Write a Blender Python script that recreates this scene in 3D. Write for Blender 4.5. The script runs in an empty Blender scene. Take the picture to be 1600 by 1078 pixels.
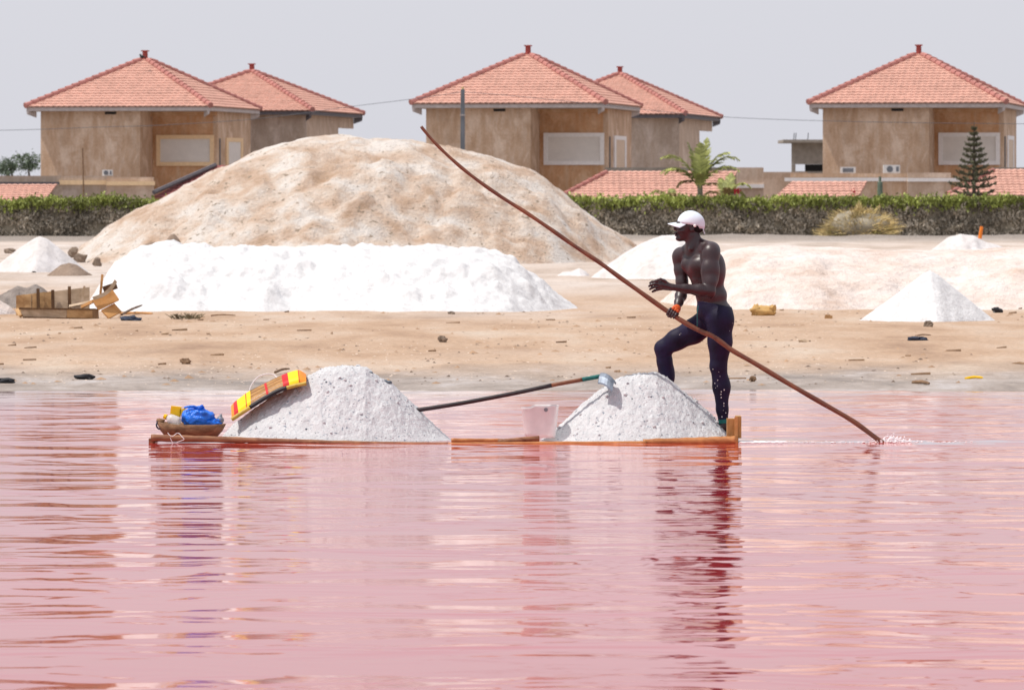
import bpy, math, random
import numpy as np
from mathutils import Vector, Matrix
random.seed(7); rng = np.random.default_rng(7)
R = math.radians
scene = bpy.context.scene
col = scene.collection

# ------------------------------------------------------------------ camera, sky, sun, exposure
F, H, YH = 8400.0, 2.04, 300.0            # focal length in photo pixels, eye height, horizon row
cam = bpy.data.cameras.new('camera'); camo = bpy.data.objects.new('camera', cam); col.objects.link(camo)
camo.location = (0, 0, H); camo.rotation_euler = (R(90), 0, 0)
cam.sensor_width = 36; cam.lens = F/1600*36; cam.shift_y = -(539-YH)/1600
cam.clip_start = 0.5; cam.clip_end = 9000
cam.dof.use_dof = True; cam.dof.focus_distance = 44.1; cam.dof.aperture_fstop = 11
scene.camera = camo

SUN_EL, SUN_AZ = 64, 262                    # azimuth in degrees clockwise from +Y (262 = left, slightly in front)
sd = Vector((math.sin(R(SUN_AZ))*math.cos(R(SUN_EL)), math.cos(R(SUN_AZ))*math.cos(R(SUN_EL)), math.sin(R(SUN_EL))))
world = bpy.data.worlds.new('World'); scene.world = world; world.use_nodes = True
nt = world.node_tree; nt.nodes.clear()
sky = nt.nodes.new('ShaderNodeTexSky'); sky.sky_type = 'NISHITA'; sky.sun_disc = False
sky.sun_elevation = R(SUN_EL); sky.sun_rotation = R(SUN_AZ); sky.dust_density = 3.0; sky.air_density = 1.0; sky.ozone_density = 2.0
mx = nt.nodes.new('ShaderNodeMix'); mx.data_type = 'RGBA'; mx.inputs[0].default_value = 0.86
mx.inputs[7].default_value = (6.6, 6.62, 7.2, 1)      # thick pale overcast haze all round the sky
bg = nt.nodes.new('ShaderNodeBackground'); bg.inputs[1].default_value = 0.1
wo = nt.nodes.new('ShaderNodeOutputWorld')
nt.links.new(sky.outputs[0], mx.inputs[6]); nt.links.new(mx.outputs[2], bg.inputs[0]); nt.links.new(bg.outputs[0], wo.inputs[0])
sl = bpy.data.lights.new('sun', 'SUN'); sl.energy = 3.3; sl.angle = R(0.6); sl.color = (1, 0.95, 0.87)
so = bpy.data.objects.new('sun', sl); col.objects.link(so); so.rotation_euler = sd.to_track_quat('Z', 'Y').to_euler()
scene.view_settings.view_transform = 'Standard'; scene.view_settings.look = 'None'
scene.view_settings.exposure = 0.22; scene.view_settings.gamma = 1; scene.view_settings.use_curve_mapping = False

# ------------------------------------------------------------------ helpers
GP = np.array([(46, -.12), (50, -.07), (55.3, 0), (60, .065), (70, .15), (82.7, .2), (130, .3), (200, .4), (215, .34), (260, .3), (9000, .3)])
def G(D): return np.interp(D, GP[:, 0], GP[:, 1])
def P(px, py, D): return Vector(((px-800)/F*D, D, H+(YH-py)/F*D))
def ground_D(py):
    D = 80.0
    for _ in range(60): D = 0.5*D+0.5*F*(H-G(D))/(py-YH)
    return float(D)
def PG(px, py):
    D = ground_D(py); return Vector(((px-800)/F*D, D, float(G(D))))

_perm = np.random.default_rng(3).permutation(256); _perm = np.concatenate([_perm, _perm, _perm])
_grad = np.random.default_rng(4).normal(size=(256, 3)); _grad /= np.linalg.norm(_grad, axis=1)[:, None]
def pnoise(x, y, z=0.0):
    x, y, z = np.broadcast_arrays(np.asarray(x, float), np.asarray(y, float), np.asarray(z, float))
    xi, yi, zi = np.floor(x).astype(int), np.floor(y).astype(int), np.floor(z).astype(int)
    xf, yf, zf = x-xi, y-yi, z-zi
    f = lambda t: t*t*t*(t*(t*6-15)+10)
    u, v, w = f(xf), f(yf), f(zf); out = 0
    for i in (0, 1):
        for j in (0, 1):
            for k in (0, 1):
                h = _perm[_perm[_perm[(xi+i) & 255]+((yi+j) & 255)]+((zi+k) & 255)]
                g = _grad[h]
                d = g[..., 0]*(xf-i)+g[..., 1]*(yf-j)+g[..., 2]*(zf-k)
                out = out+d*(u if i else 1-u)*(v if j else 1-v)*(w if k else 1-w)
    return out*1.5
def fbm(x, y, z=0.0, o=4):
    s, a = 0, 1.0
    for i in range(o):
        s = s+a*pnoise(x*2**i+13.7*i, y*2**i+5.1*i, np.asarray(z)*2**i); a *= .5
    return s

def tag(o, label=None, cat=None, group=None, kind=None):
    if label: o['label'] = label
    if cat: o['category'] = cat
    if group: o['group'] = group
    if kind: o['kind'] = kind
    return o
def link(name, me, mat=None, parent=None, loc=(0, 0, 0), smooth=False):
    o = bpy.data.objects.new(name, me); col.objects.link(o); o.location = loc
    if mat is not None and me is not None and not me.materials: me.materials.append(mat)
    if parent is not None: o.parent = parent
    if smooth and me: me.polygons.foreach_set('use_smooth', [True]*len(me.polygons))
    return o
def thing(name, label, cat, loc, rz=0, group=None):
    o = bpy.data.objects.new(name, None); col.objects.link(o); o.location = loc; o.rotation_euler = (0, 0, rz)
    o.empty_display_size = .2
    return tag(o, label, cat, group)
def mesh_np(name, V, Fc):
    V = np.asarray(V, np.float32); Fc = np.asarray(Fc, np.int32); n, k = Fc.shape
    me = bpy.data.meshes.new(name); me.vertices.add(len(V)); me.vertices.foreach_set('co', V.ravel())
    me.loops.add(n*k); me.loops.foreach_set('vertex_index', Fc.ravel())
    me.polygons.add(n); me.polygons.foreach_set('loop_start', np.arange(0, n*k, k, dtype=np.int32))
    me.update(calc_edges=True); me.validate(); return me
class MB:
    """collects verts and faces; build() links ONE mesh object. o = origin that is subtracted"""
    def __init__(s, o=(0, 0, 0)): s.v = []; s.f = []; s.o = Vector(o)
    def add(s, vs, fs):
        b = len(s.v); s.v += [Vector(v) for v in vs]; s.f += [[b+i for i in f] for f in fs]; return s
    def box(s, lo, hi, M=None):
        x0, y0, z0 = lo; x1, y1, z1 = hi
        vs = [Vector(p) for p in ((x0, y0, z0), (x1, y0, z0), (x1, y1, z0), (x0, y1, z0), (x0, y0, z1), (x1, y0, z1), (x1, y1, z1), (x0, y1, z1))]
        if M is not None: vs = [M @ v for v in vs]
        return s.add(vs, [(0, 3, 2, 1), (4, 5, 6, 7), (0, 1, 5, 4), (1, 2, 6, 5), (2, 3, 7, 6), (3, 0, 4, 7)])
    def plank(s, a, b, w, t, up=(0, -1, 0), nseg=1, bend=0.0):
        """board from a to b, width w across, thickness t along 'up'"""
        a, b = Vector(a), Vector(b); d = (b-a); L = d.length; d.normalize(); up = Vector(up); side = d.cross(up).normalized(); up = side.cross(d).normalized()
        vs, fs = [], []
        for i in range(nseg+1):
            u = i/nseg; c = a.lerp(b, u)+side*bend*math.sin(math.pi*u)
            vs += [c-side*w/2-up*t/2, c+side*w/2-up*t/2, c+side*w/2+up*t/2, c-side*w/2+up*t/2]
        for i in range(nseg):
            for k in range(4): q = 4*i; fs.append((q+k, q+(k+1) % 4, q+4+(k+1) % 4, q+4+k))
        fs += [(3, 2, 1, 0), tuple(4*nseg+k for k in range(4))]
        return s.add(vs, fs)
    def tube(s, pts, rad, n=8, cap=True, flat=1.0):
        pts = [Vector(p) for p in pts]; m = len(pts)
        if not hasattr(rad, '__len__'): rad = [rad]*m
        vs, fs = [], []; up = None
        for i, p in enumerate(pts):
            t = (pts[min(i+1, m-1)]-pts[max(i-1, 0)]).normalized()
            if up is None: up = Vector((0, 0, 1)) if abs(t.z) < .9 else Vector((1, 0, 0))
            sx = t.cross(up).normalized(); up = sx.cross(t).normalized()
            for k in range(n):
                a = 2*math.pi*k/n; vs.append(p+sx*math.cos(a)*rad[i]+up*math.sin(a)*rad[i]*flat)
        for i in range(m-1):
            for k in range(n): fs.append((i*n+k, i*n+(k+1) % n, (i+1)*n+(k+1) % n, (i+1)*n+k))
        if cap: fs += [tuple(reversed(range(n))), tuple((m-1)*n+k for k in range(n))]
        return s.add(vs, fs)
    def ell(s, c, r, nu=12, nv=8, noise=0.0, seed=0, M=None):
        vs, fs = [], []; c = Vector(c); rr = random.Random(seed)
        for j in range(nv+1):
            th = math.pi*j/nv
            for i in range(nu):
                ph = 2*math.pi*i/nu; d = Vector((math.sin(th)*math.cos(ph), math.sin(th)*math.sin(ph), math.cos(th)))
                k = 1+(noise*float(pnoise(d.x*2+seed, d.y*2, d.z*2)) if noise else 0)
                q = Vector((d.x*r[0]*k, d.y*r[1]*k, d.z*r[2]*k)); vs.append(c+(M @ q if M is not None else q))
        for j in range(nv):
            for i in range(nu): fs.append((j*nu+i, (j+1)*nu+i, (j+1)*nu+(i+1) % nu, j*nu+(i+1) % nu))
        return s.add(vs, fs)
    def build(s, name, mat, parent=None, loc=None, smooth=False, mesh_only=False):
        me = bpy.data.meshes.new(name); me.from_pydata([v-s.o for v in s.v], [], s.f); me.validate(); me.update()
        o = link(name, me, mat, parent, s.o if (loc is None and parent is None) else (loc or (0, 0, 0)), smooth)
        return o
def cr(pts, n):
    """catmull-rom through points"""
    pts = [Vector(p) for p in pts]; out = []
    for i in range(len(pts)-1):
        p0, p1, p2, p3 = pts[max(i-1, 0)], pts[i], pts[i+1], pts[min(i+2, len(pts)-1)]
        for k in range(n):
            t = k/n; out.append(.5*((2*p1)+(p2-p0)*t+(2*p0-5*p1+4*p2-p3)*t*t+(3*p1-p0-3*p2+p3)*t**3))
    return out+[pts[-1]]

# ------------------------------------------------------------------ materials
class NT:
    def __init__(s, name):
        s.m = bpy.data.materials.new(name); s.m.use_nodes = True; s.t = s.m.node_tree; s.t.nodes.clear()
        s.out = s.n('ShaderNodeOutputMaterial')
    def n(s, t, **kw):
        x = s.t.nodes.new(t)
        for k, v in kw.items(): setattr(x, k, v)
        return x
    def l(s, a, b): s.t.links.new(a, b)
    def set(s, sock, v):
        if hasattr(v, 'is_output') or isinstance(v, bpy.types.NodeSocket): s.l(v, sock)
        else: sock.default_value = v if not isinstance(v, tuple) or len(v) != 3 or sock.type != 'RGBA' else (*v, 1)
    def coord(s, scale=(1, 1, 1), loc=(0, 0, 0), kind='Object'):
        tc = s.n('ShaderNodeTexCoord'); mp = s.n('ShaderNodeMapping'); mp.inputs[3].default_value = scale; mp.inputs[1].default_value = loc
        s.l(tc.outputs[kind], mp.inputs[0]); return mp.outputs[0]
    def noise(s, vec, scale, detail=4, rough=.55, dist=0.0):
        x = s.n('ShaderNodeTexNoise'); s.l(vec, x.inputs['Vector']); x.inputs['Scale'].default_value = scale
        x.inputs['Detail'].default_value = detail; x.inputs['Roughness'].default_value = rough; x.inputs['Distortion'].default_value = dist
        return x.outputs[0]
    def ramp(s, fac, stops):
        x = s.n('ShaderNodeValToRGB'); e = x.color_ramp.elements
        while len(e) < len(stops): e.new(.5)
        for i, (p, c) in enumerate(stops): e[i].position = p; e[i].color = (*c, 1) if hasattr(c, '__len__') else (c, c, c, 1)
        s.l(fac, x.inputs[0]); return x.outputs[0]
    def mix(s, fac, a, b, blend='MIX'):
        x = s.n('ShaderNodeMix', data_type='RGBA', blend_type=blend)
        s.set(x.inputs[0], fac); s.set(x.inputs[6], a); s.set(x.inputs[7], b); return x.outputs[2]
    def math(s, op, a, b=0.0, c=0.0, clamp=False):
        x = s.n('ShaderNodeMath', operation=op, use_clamp=clamp)
        for i, v in enumerate((a, b, c)): s.set(x.inputs[i], v)
        return x.outputs[0]
    def bump(s, h, strength, dist, nrm=None):
        x = s.n('ShaderNodeBump'); s.l(h, x.inputs['Height']); x.inputs['Strength'].default_value = strength; x.inputs['Distance'].default_value = dist
        if nrm: s.l(nrm, x.inputs['Normal'])
        return x.outputs[0]
    def principled(s, color, rough=.7, normal=None, spec=.3, **kw):
        x = s.n('ShaderNodeBsdfPrincipled'); s.set(x.inputs['Base Color'], color); s.set(x.inputs['Roughness'], rough); x.inputs['Specular IOR Level'].default_value = spec
        if normal is not None: s.l(normal, x.inputs['Normal'])
        for k, v in kw.items(): s.set(x.inputs[k.replace('_', ' ')], v)
        s.l(x.outputs[0], s.out.inputs[0]); return s.m
def simple(name, c, rough=.6, var=.25, scale=8, bump=.0, bdist=.01, spec=.3, stretch=(1, 1, 1), island=False, **kw):
    t = NT(name); v = t.coord(stretch)
    f = t.noise(v, scale, 5)
    dark = tuple(x*(1-var) for x in c); lite = tuple(min(1, x*(1+var)) for x in c)
    cl = t.ramp(f, [(.3, dark), (.7, lite)])
    if island:
        g = t.n('ShaderNodeNewGeometry'); k = t.ramp(g.outputs['Random Per Island'], [(0, .65), (1, 1.35)]); cl = t.mix(1.0, cl, k, 'MULTIPLY')
    nrm = t.bump(t.noise(v, scale*3, 5), bump, bdist) if bump else None
    return t.principled(cl, rough, nrm, spec, **kw)

def m_water():
    t = NT('pink_water'); v = t.coord()
    def rip(sx, sy, seed, sc, det=2, dist=.3):
        mp = t.n('ShaderNodeMapping'); mp.inputs[3].default_value = (sx, sy, 1); mp.inputs[1].default_value = (seed, seed*1.7, 0); mp.inputs[2].default_value = (0, 0, R(3*math.sin(seed)))
        t.l(v, mp.inputs[0]); return t.noise(mp.outputs[0], sc, det, .45, dist)
    patch = t.ramp(rip(.10, .22, 9, 1, 2), [(.3, .55), (.7, 1.0)])
    a = rip(.8, 1.35, 1, 1.0, 2, .7); b = rip(1.2, 3.2, 5, 1.0, 2, .5); calm = t.ramp(rip(.55, .8, 7, 1, 3, .6), [(.40, .35), (.60, 1.15)]); c = rip(2.2, 6.5, 3, 1.0, 2)
    h = t.math('ADD', t.math('MULTIPLY', a, .056), t.math('ADD', t.math('MULTIPLY', b, .0120), t.math('MULTIPLY', c, .0011)))
    lee = t.n('ShaderNodeMapRange'); s0 = t.n('ShaderNodeSeparateXYZ'); t.l(v, s0.inputs[0]); t.l(s0.outputs[1], lee.inputs[0]); lee.inputs[1].default_value = 38; lee.inputs[2].default_value = 50; lee.inputs[3].default_value = 1.0; lee.inputs[4].default_value = .28   # calmer water in the lee of the shore
    h = t.math('MULTIPLY', h, t.math('MULTIPLY', calm, t.math('MULTIPLY', patch, lee.outputs[0])))
    nrm = t.bump(h, 1.0, 1.0)
    fr = t.n('ShaderNodeFresnel'); fr.inputs[0].default_value = 1.36; t.l(t.bump(h, .25, 1.0), fr.inputs[1])
    sep = t.n('ShaderNodeSeparateXYZ'); t.l(v, sep.inputs[0]); sh = t.n('ShaderNodeMapRange'); t.l(t.math('ADD', sep.outputs[1], t.math('MULTIPLY', rip(.12, .2, 4, 1, 3), 5.0)), sh.inputs[0]); sh.inputs[1].default_value = 53.0; sh.inputs[2].default_value = 58.5
    dif = t.n('ShaderNodeBsdfDiffuse'); cl = t.ramp(rip(.05, .12, 2, 1, 3), [(.35, (.42, .016, .018)), (.7, (.52, .032, .034))])
    cl = t.mix(sh.outputs[0], cl, (.44, .33, .26)); t.l(cl, dif.inputs[0])      # the sandy bed shows through the shallows
    gl = t.n('ShaderNodeBsdfGlossy'); gl.inputs['Roughness'].default_value = .05; gl.inputs[0].default_value = (1, .92, .90, 1); t.l(nrm, gl.inputs['Normal'])
    ms = t.n('ShaderNodeMixShader'); t.l(t.math('POWER', fr.outputs[0], .75), ms.inputs[0]); t.l(dif.outputs[0], ms.inputs[1]); t.l(gl.outputs[0], ms.inputs[2])
    t.l(ms.outputs[0], t.out.inputs[0]); return t.m

def m_sand():
    t = NT('sand'); v = t.coord(); sep = t.n('ShaderNodeSeparateXYZ'); t.l(v, sep.inputs[0]); Y = sep.outputs[1]
    big = t.noise(t.coord((.12, .06, 1)), 1.0, 5, .6); mid = t.noise(t.coord((.7, .22, 1)), 1.0, 5, .6); fine = t.noise(v, 14, 4, .7)
    base = t.ramp(mid, [(.28, (.30, .19, .125)), (.44, (.43, .29, .195)), (.56, (.48, .345, .25)), (.72, (.52, .42, .335))])
    salt = t.ramp(big, [(.52, 0.0), (.68, 1.0)])
    # salt crust grows further from the shore
    far = t.n('ShaderNodeMapRange'); t.l(Y, far.inputs[0]); far.inputs[1].default_value = 84; far.inputs[2].default_value = 112
    sf = t.math('ADD', t.math('MULTIPLY', salt, .45), t.math('MULTIPLY', far.outputs[0], .75), clamp=True)
    c = t.mix(sf, base, t.ramp(t.noise(t.coord((.5, .16, 1)), 1.0, 7, .7), [(.34, (.33, .27, .225)), (.48, (.52, .445, .395)), (.66, (.63, .575, .54))]))
    dirt = t.n('ShaderNodeMapRange'); t.l(Y, dirt.inputs[0]); dirt.inputs[1].default_value = 176; dirt.inputs[2].default_value = 186
    c = t.mix(dirt.outputs[0], c, t.ramp(fine, [(.3, (.17, .14, .12)), (.7, (.36, .31, .27))]))
    # wet grey rim along the water
    wet = t.n('ShaderNodeMapRange'); t.l(t.math('ADD', Y, t.math('ADD', t.math('MULTIPLY', big, 8.0), t.math('MULTIPLY', mid, 7.0))), wet.inputs[0]); wet.inputs[1].default_value = 69.5; wet.inputs[2].default_value = 65.2
    wetc = t.ramp(t.noise(t.coord((1.0, .5, 1)), 1.0, 7, .7, .5), [(.32, (.13, .115, .105)), (.45, (.27, .22, .185)), (.56, (.37, .315, .28)), (.70, (.52, .49, .49))])
    c = t.mix(t.math('MULTIPLY', wet.outputs[0], .92), c, wetc)
    c = t.mix(.55, c, t.ramp(fine, [(.25, .45), (.5, 1.0), (.8, 1.35)]), 'MULTIPLY')
    nrm = t.bump(t.math('ADD', t.noise(t.coord((1, .6, 1)), 4.5, 7, .7), t.math('MULTIPLY', fine, .3)), 1.0, .05)
    rough = t.math('SUBTRACT', .9, t.math('MULTIPLY', wet.outputs[0], .42))
    return t.principled(c, rough, nrm, .35)

def m_heap(name, stops, scale=.8, fine=9, bump=.5, bd=.05, spec=.25, rough=.85, speck=None, st=(1, 1, 1)):
    t = NT(name); v = t.coord(st)
    c = t.ramp(t.noise(v, scale, 7, .62, .3), stops)
    f = t.noise(v, fine, 5, .7)
    c = t.mix(.5, c, t.ramp(f, [(.25, .55), (.5, 1.0), (.78, 1.2)]), 'MULTIPLY')
    if speck:
        s = t.ramp(t.noise(v, speck[0], 2, .6), [(speck[1], 1.0), (speck[1]+.05, 0.0)]); c = t.mix(s, c, speck[2])
    nrm = t.bump(t.math('ADD', t.noise(v, fine*.6, 6, .65), f), bump, bd)
    return t.principled(c, rough, nrm, spec)

def m_stucco(name, a, b, c3):
    t = NT(name); v = t.coord()
    st = t.noise(t.coord((1.6, 1.6, .34)), 2.6, 8, .72, .3); bl = t.noise(v, .55, 4, .6, .6)
    c = t.ramp(st, [(.3, a), (.5, b), (.72, c3)])
    c = t.mix(t.ramp(bl, [(.42, 0.0), (.62, .42)]), c, tuple(x*.82 for x in a))
    c = t.mix(t.ramp(t.noise(t.coord((1, 1, .6), (7, 3, 1)), 1.1, 6, .7, .5), [(.50, 0.0), (.64, .65)]), c, tuple(min(1, x*1.2) for x in c3))
    c = t.mix(.3, c, t.ramp(t.noise(v, 12, 5, .7), [(.3, .6), (.7, 1.25)]), 'MULTIPLY')
    return t.principled(c, .92, t.bump(t.noise(v, 9, 6, .7), .5, .02), .15)

def m_tile(name, c):
    t = NT(name); v = t.coord()
    f = t.noise(t.coord((4, 4, 4)), 1.0, 2, .5); g = t.noise(v, .6, 4, .6)
    cl = t.ramp(f, [(.3, tuple(x*.84 for x in c)), (.5, c), (.7, tuple(min(1, x*1.12) for x in c))])
    cl = t.mix(.3, cl, t.ramp(g, [(.3, .7), (.7, 1.2)]), 'MULTIPLY')
    return t.principled(cl, .8, t.bump(t.noise(v, 30, 3), .3, .01), .25)

def m_wood(name, a, b, rough=.65, st=(1, 1, 1), sc=6, spec=.3):
    t = NT(name); v = t.coord(st)
    c = t.ramp(t.noise(v, sc, 6, .65, 1.2), [(.3, a), (.7, b)])
    c = t.mix(.5, c, t.ramp(t.noise(t.coord(), 3, 4, .7), [(.35, .55), (.65, 1.25)]), 'MULTIPLY')
    return t.principled(c, rough, t.bump(t.noise(v, sc*2.5, 5, .7), .5, .006), spec)

M = {}
M['water'] = m_water(); M['sand'] = m_sand()
M['mound'] = m_heap('beige_mound', [(.30, (.48, .32, .215)), (.41, (.62, .455, .345)), (.50, (.72, .595, .50)), (.60, (.80, .735, .68))], .75, 13, .9, .11, speck=(5, .31, (.36, .28, .21)), st=(1, 1, 1.5))
M['white'] = m_heap('white_salt', [(.3, (.60, .59, .60)), (.6, (.72, .715, .72))], 1.6, 8, .5, .06)
M['pink'] = m_heap('pink_beige_salt', [(.32, (.57, .435, .36)), (.47, (.69, .585, .53)), (.68, (.75, .69, .66))], .9, 6, .8, .10, st=(1, 1, 1.6))
M['greysalt'] = m_heap('greyish_salt', [(.32, (.56, .52, .50)), (.65, (.71, .68, .68))], 1.0, 7, .5, .06)
M['brown'] = m_heap('brown_rubble', [(.3, (.20, .14, .10)), (.7, (.36, .27, .21))], 1.4, 7, .8, .08)
M['greyrub'] = m_heap('grey_rubble', [(.3, (.16, .125, .11)), (.6, (.36, .31, .28)), (.75, (.48, .43, .40))], 1.2, 7, .9, .12)
M['raftsalt'] = m_heap('wet_grey_salt', [(.3, (.52, .52, .54)), (.6, (.63, .63, .645))], 9, 70, .8, .012, .4, .6, speck=(34, .315, (.24, .27, .32)))
M['stucco'] = m_stucco('tan_stucco', (.47, .30, .19), (.59, .41, .285), (.68, .54, .43))
M['stuccobay'] = m_stucco('brown_stucco', (.52, .27, .13), (.62, .36, .205), (.66, .47, .32))
M['stuccogrey'] = m_stucco('grey_stucco', (.38, .29, .225), (.48, .38, .305), (.56, .47, .41))
M['pale'] = m_stucco('pale_render', (.48, .34, .25), (.56, .42, .32), (.62, .50, .41))
M['tile'] = m_tile('orange_clay_tile', (.56, .315, .25)); M['hip'] = m_tile('pink_red_ridge_tile', (.44, .19, .165)); M['shadetile'] = m_tile('shaded_clay_tile', (.25, .085, .08))  # last one: clay tile with the house's shadow painted into its colour
M['cream'] = simple('cream_paint', (.84, .60, .36), .6, .08); M['whitep'] = simple('white_paint', (.84, .80, .78), .6, .06)
M['fascia'] = simple('grey_fascia', (.50, .44, .42), .7, .15); M['darkfascia'] = simple('dark_fascia', (.12, .11, .12), .7, .2)
M['shutter'] = simple('grey_shutter', (.78, .73, .68), .6, .05, 3); M['shutterc'] = simple('cream_shutter', (.70, .54, .40), .6, .05, 3)
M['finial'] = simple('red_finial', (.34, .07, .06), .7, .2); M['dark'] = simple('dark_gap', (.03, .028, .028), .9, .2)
M['concrete'] = simple('concrete', (.30, .26, .22), .9, .2, 3, .3); M['greypole'] = simple('grey_pole', (.16, .17, .19), .8, .25, 4, stretch=(1, 1, .2))
M['greenleaf'] = simple('green_hedge_leaf', (.29, .33, .08), .55, .5, .8, island=True); M['dryleaf'] = simple('grey_brown_hedge_twig', (.48, .42, .33), .9, .5, 1.1, island=True)
M['hedgecore'] = simple('hedge_inner', (.28, .245, .185), .95, .4, 2)
M['palmleaf'] = simple('palm_leaf', (.34, .36, .12), .5, .4, 1.2, island=True); M['palmdry'] = simple('dry_palm_leaf', (.26, .19, .08), .6, .3, 2, island=True)
M['palmtrunk'] = simple('palm_trunk', (.24, .22, .16), .9, .4, 9, .6, .03); M['pineleaf'] = simple('pine_needle', (.14, .14, .085), .7, .35, 2, island=True)
M['bush'] = simple('straw_olive_twig', (.58, .45, .21), .85, .4, .9, island=True); M['bushgreen'] = simple('olive_twig', (.40, .36, .12), .8, .4, .9, island=True)
M['fartree'] = simple('grey_green_leaf', (.13, .17, .11), .7, .3, .8, island=True); M['bark'] = simple('bark', (.13, .10, .08), .9, .3, 6, .5)
M['stone'] = simple('brown_stone', (.22, .165, .125), .9, .35, 4, .6, .05)
M['skin'] = simple('dark_skin', (.030, .0140, .0165), .42, .3, 11, .35, .004, .6)
M['legging'] = simple('navy_black_leggings', (.010, .007, .030), .58, .5, 7, .35, .010, .2); M['teal'] = simple('teal_trim', (.01, .13, .12), .6, .3, 20)
M['cap'] = simple('white_cap_cloth', (.68, .76, .84), .8, .05, 12, .2, .003); M['wrap'] = simple('orange_wrap', (.62, .10, .02), .55, .25, 40, .4, .004)
M['polewood'] = m_wood('brown_pole_wood', (.085, .026, .016), (.24, .085, .036), .42, (1, 1, 1), 5, .5)
M['logred'] = m_wood('red_brown_log', (.16, .055, .03), (.40, .20, .10), .5, (.35, 1, 1), 16); M['logorange'] = m_wood('orange_log', (.33, .115, .035), (.55, .24, .085), .45, (.4, 1, 1), 14)
M['timber'] = m_wood('yellow_timber', (.30, .15, .045), (.55, .32, .12), .6, (1, 1, .3), 12)
M['crate'] = m_wood('brown_crate_board', (.30, .155, .06), (.60, .38, .19), .75, (.5, 1, 1), 5); M['crateorange'] = m_wood('orange_board', (.44, .20, .06), (.60, .33, .13), .7, (.5, 1, 1), 6)
M['crategrey'] = m_wood('weathered_grey_board', (.36, .25, .155), (.58, .45, .33), .8, (.4, 1, 1), 6); M['darkwood'] = m_wood('dark_stained_wood', (.07, .035, .018), (.19, .10, .045), .7, (1, 1, .5), 6)
M['bluebag'] = simple('blue_plastic', (.004, .15, .72), .28, .25, 18, .5, .02, .5); M['yellow'] = simple('yellow_plastic', (.86, .52, .01), .4, .08, 9)
M['bandyellow'] = simple('yellow_tape', (.86, .60, .0), .45, .1, 30, .2, .003); M['bandred'] = simple('red_tape', (.55, .008, .01), .45, .12, 30, .2, .003); M['bandorange'] = simple('orange_cap', (.78, .25, .02), .5, .1, 20)
M['bamboo'] = m_wood('bamboo', (.30, .14, .04), (.50, .27, .085), .5, (1, 1, 1), 20); M['rimyellow'] = simple('yellow_rim', (.50, .36, .07), .5, .25, 30); M['black'] = simple('black_tape', (.02, .02, .024), .5, .3, 20)
M['shaft'] = simple('dark_shaft', (.03, .022, .025), .5, .4, 14); M['shaftbrown'] = m_wood('brown_shaft', (.14, .05, .025), (.25, .10, .05), .5, (1, 1, 1), 14); M['steel'] = simple('blade_steel', (.20, .23, .28), .55, .35, 10, Metallic=.6)
M['plastic'] = simple('milky_plastic', (.82, .80, .80), .4, .06, 14, Alpha=.55); M['bottle'] = simple('clear_bottle', (.75, .75, .75), .2, .05, 9, Alpha=.6)
M['string'] = simple('white_string', (.75, .73, .74), .7, .05); M['bowl'] = m_wood('brown_bowl_wood', (.12, .06, .03), (.33, .19, .10), .7, (.5, 1, 1), 18)
M['sack'] = simple('tan_sack', (.52, .32, .12), .8, .25, 5, .4, .02); M['cloth'] = simple('blue_black_cloth', (.03, .04, .07), .7, .4, 20, .3); M['stick'] = m_wood('stick_wood', (.13, .07, .04), (.30, .19, .11), .8)
M['foam'] = simple('foam', (.85, .80, .82), .3, .05); M['wire'] = simple('cable', (.10, .11, .13), .6, .1); M['acwhite'] = simple('ac_casing', (.72, .70, .68), .5, .05)
M['orange'] = simple('orange_plastic', (.75, .20, .02), .5, .1); M['bird'] = simple('dark_feather', (.02, .02, .022), .6, .2); M['red'] = simple('red_petal', (.5, .02, .04), .6, .2)
M['eye'] = simple('eye_white', (.55, .5, .48), .3, .05); M['hair'] = simple('black_hair', (.008, .007, .007), .8, .2, 60, .5, .004)

# ------------------------------------------------------------------ ground and water
def ground():
    D = np.concatenate([np.arange(46, 100, .3), np.arange(100, 260, 1.2), np.geomspace(262, 6000, 40)])
    t = np.linspace(-1, 1, 321); s = np.sign(t)*np.abs(t)**2.2
    DD, SS = np.meshgrid(D, s, indexing='ij'); X = SS*(60+.35*DD)
    fade = np.clip((DD-54)/4, .35, 1)*np.clip((1200-DD)/800, 0, 1)
    Z = G(DD)+fbm(X*.25, DD*.16)*.030*fade+fbm(X*1.1, DD*.7, 3)*.014*fade
    dm = np.exp(-((DD-190)/7)**2)*np.clip((fbm(X*.3, DD*.1, 8)+.6), 0, 2)*.16*(X > 3)
    Z = Z+dm
    V = np.stack([X, DD, Z], -1).reshape(-1, 3); n, m = DD.shape
    i = np.arange(n*m).reshape(n, m); Fc = np.stack([i[:-1, :-1], i[:-1, 1:], i[1:, 1:], i[1:, :-1]], -1).reshape(-1, 4)
    o = link('ground', mesh_np('ground', V, Fc), M['sand'], smooth=True); tag(o, kind='structure')
ground()
w = MB(); w.add([(-400, -60, 0), (400, -60, 0), (400, 60, 0), (-400, 60, 0)], [(0, 1, 2, 3)])
tag(w.build('water', M['water']), kind='structure')

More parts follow.
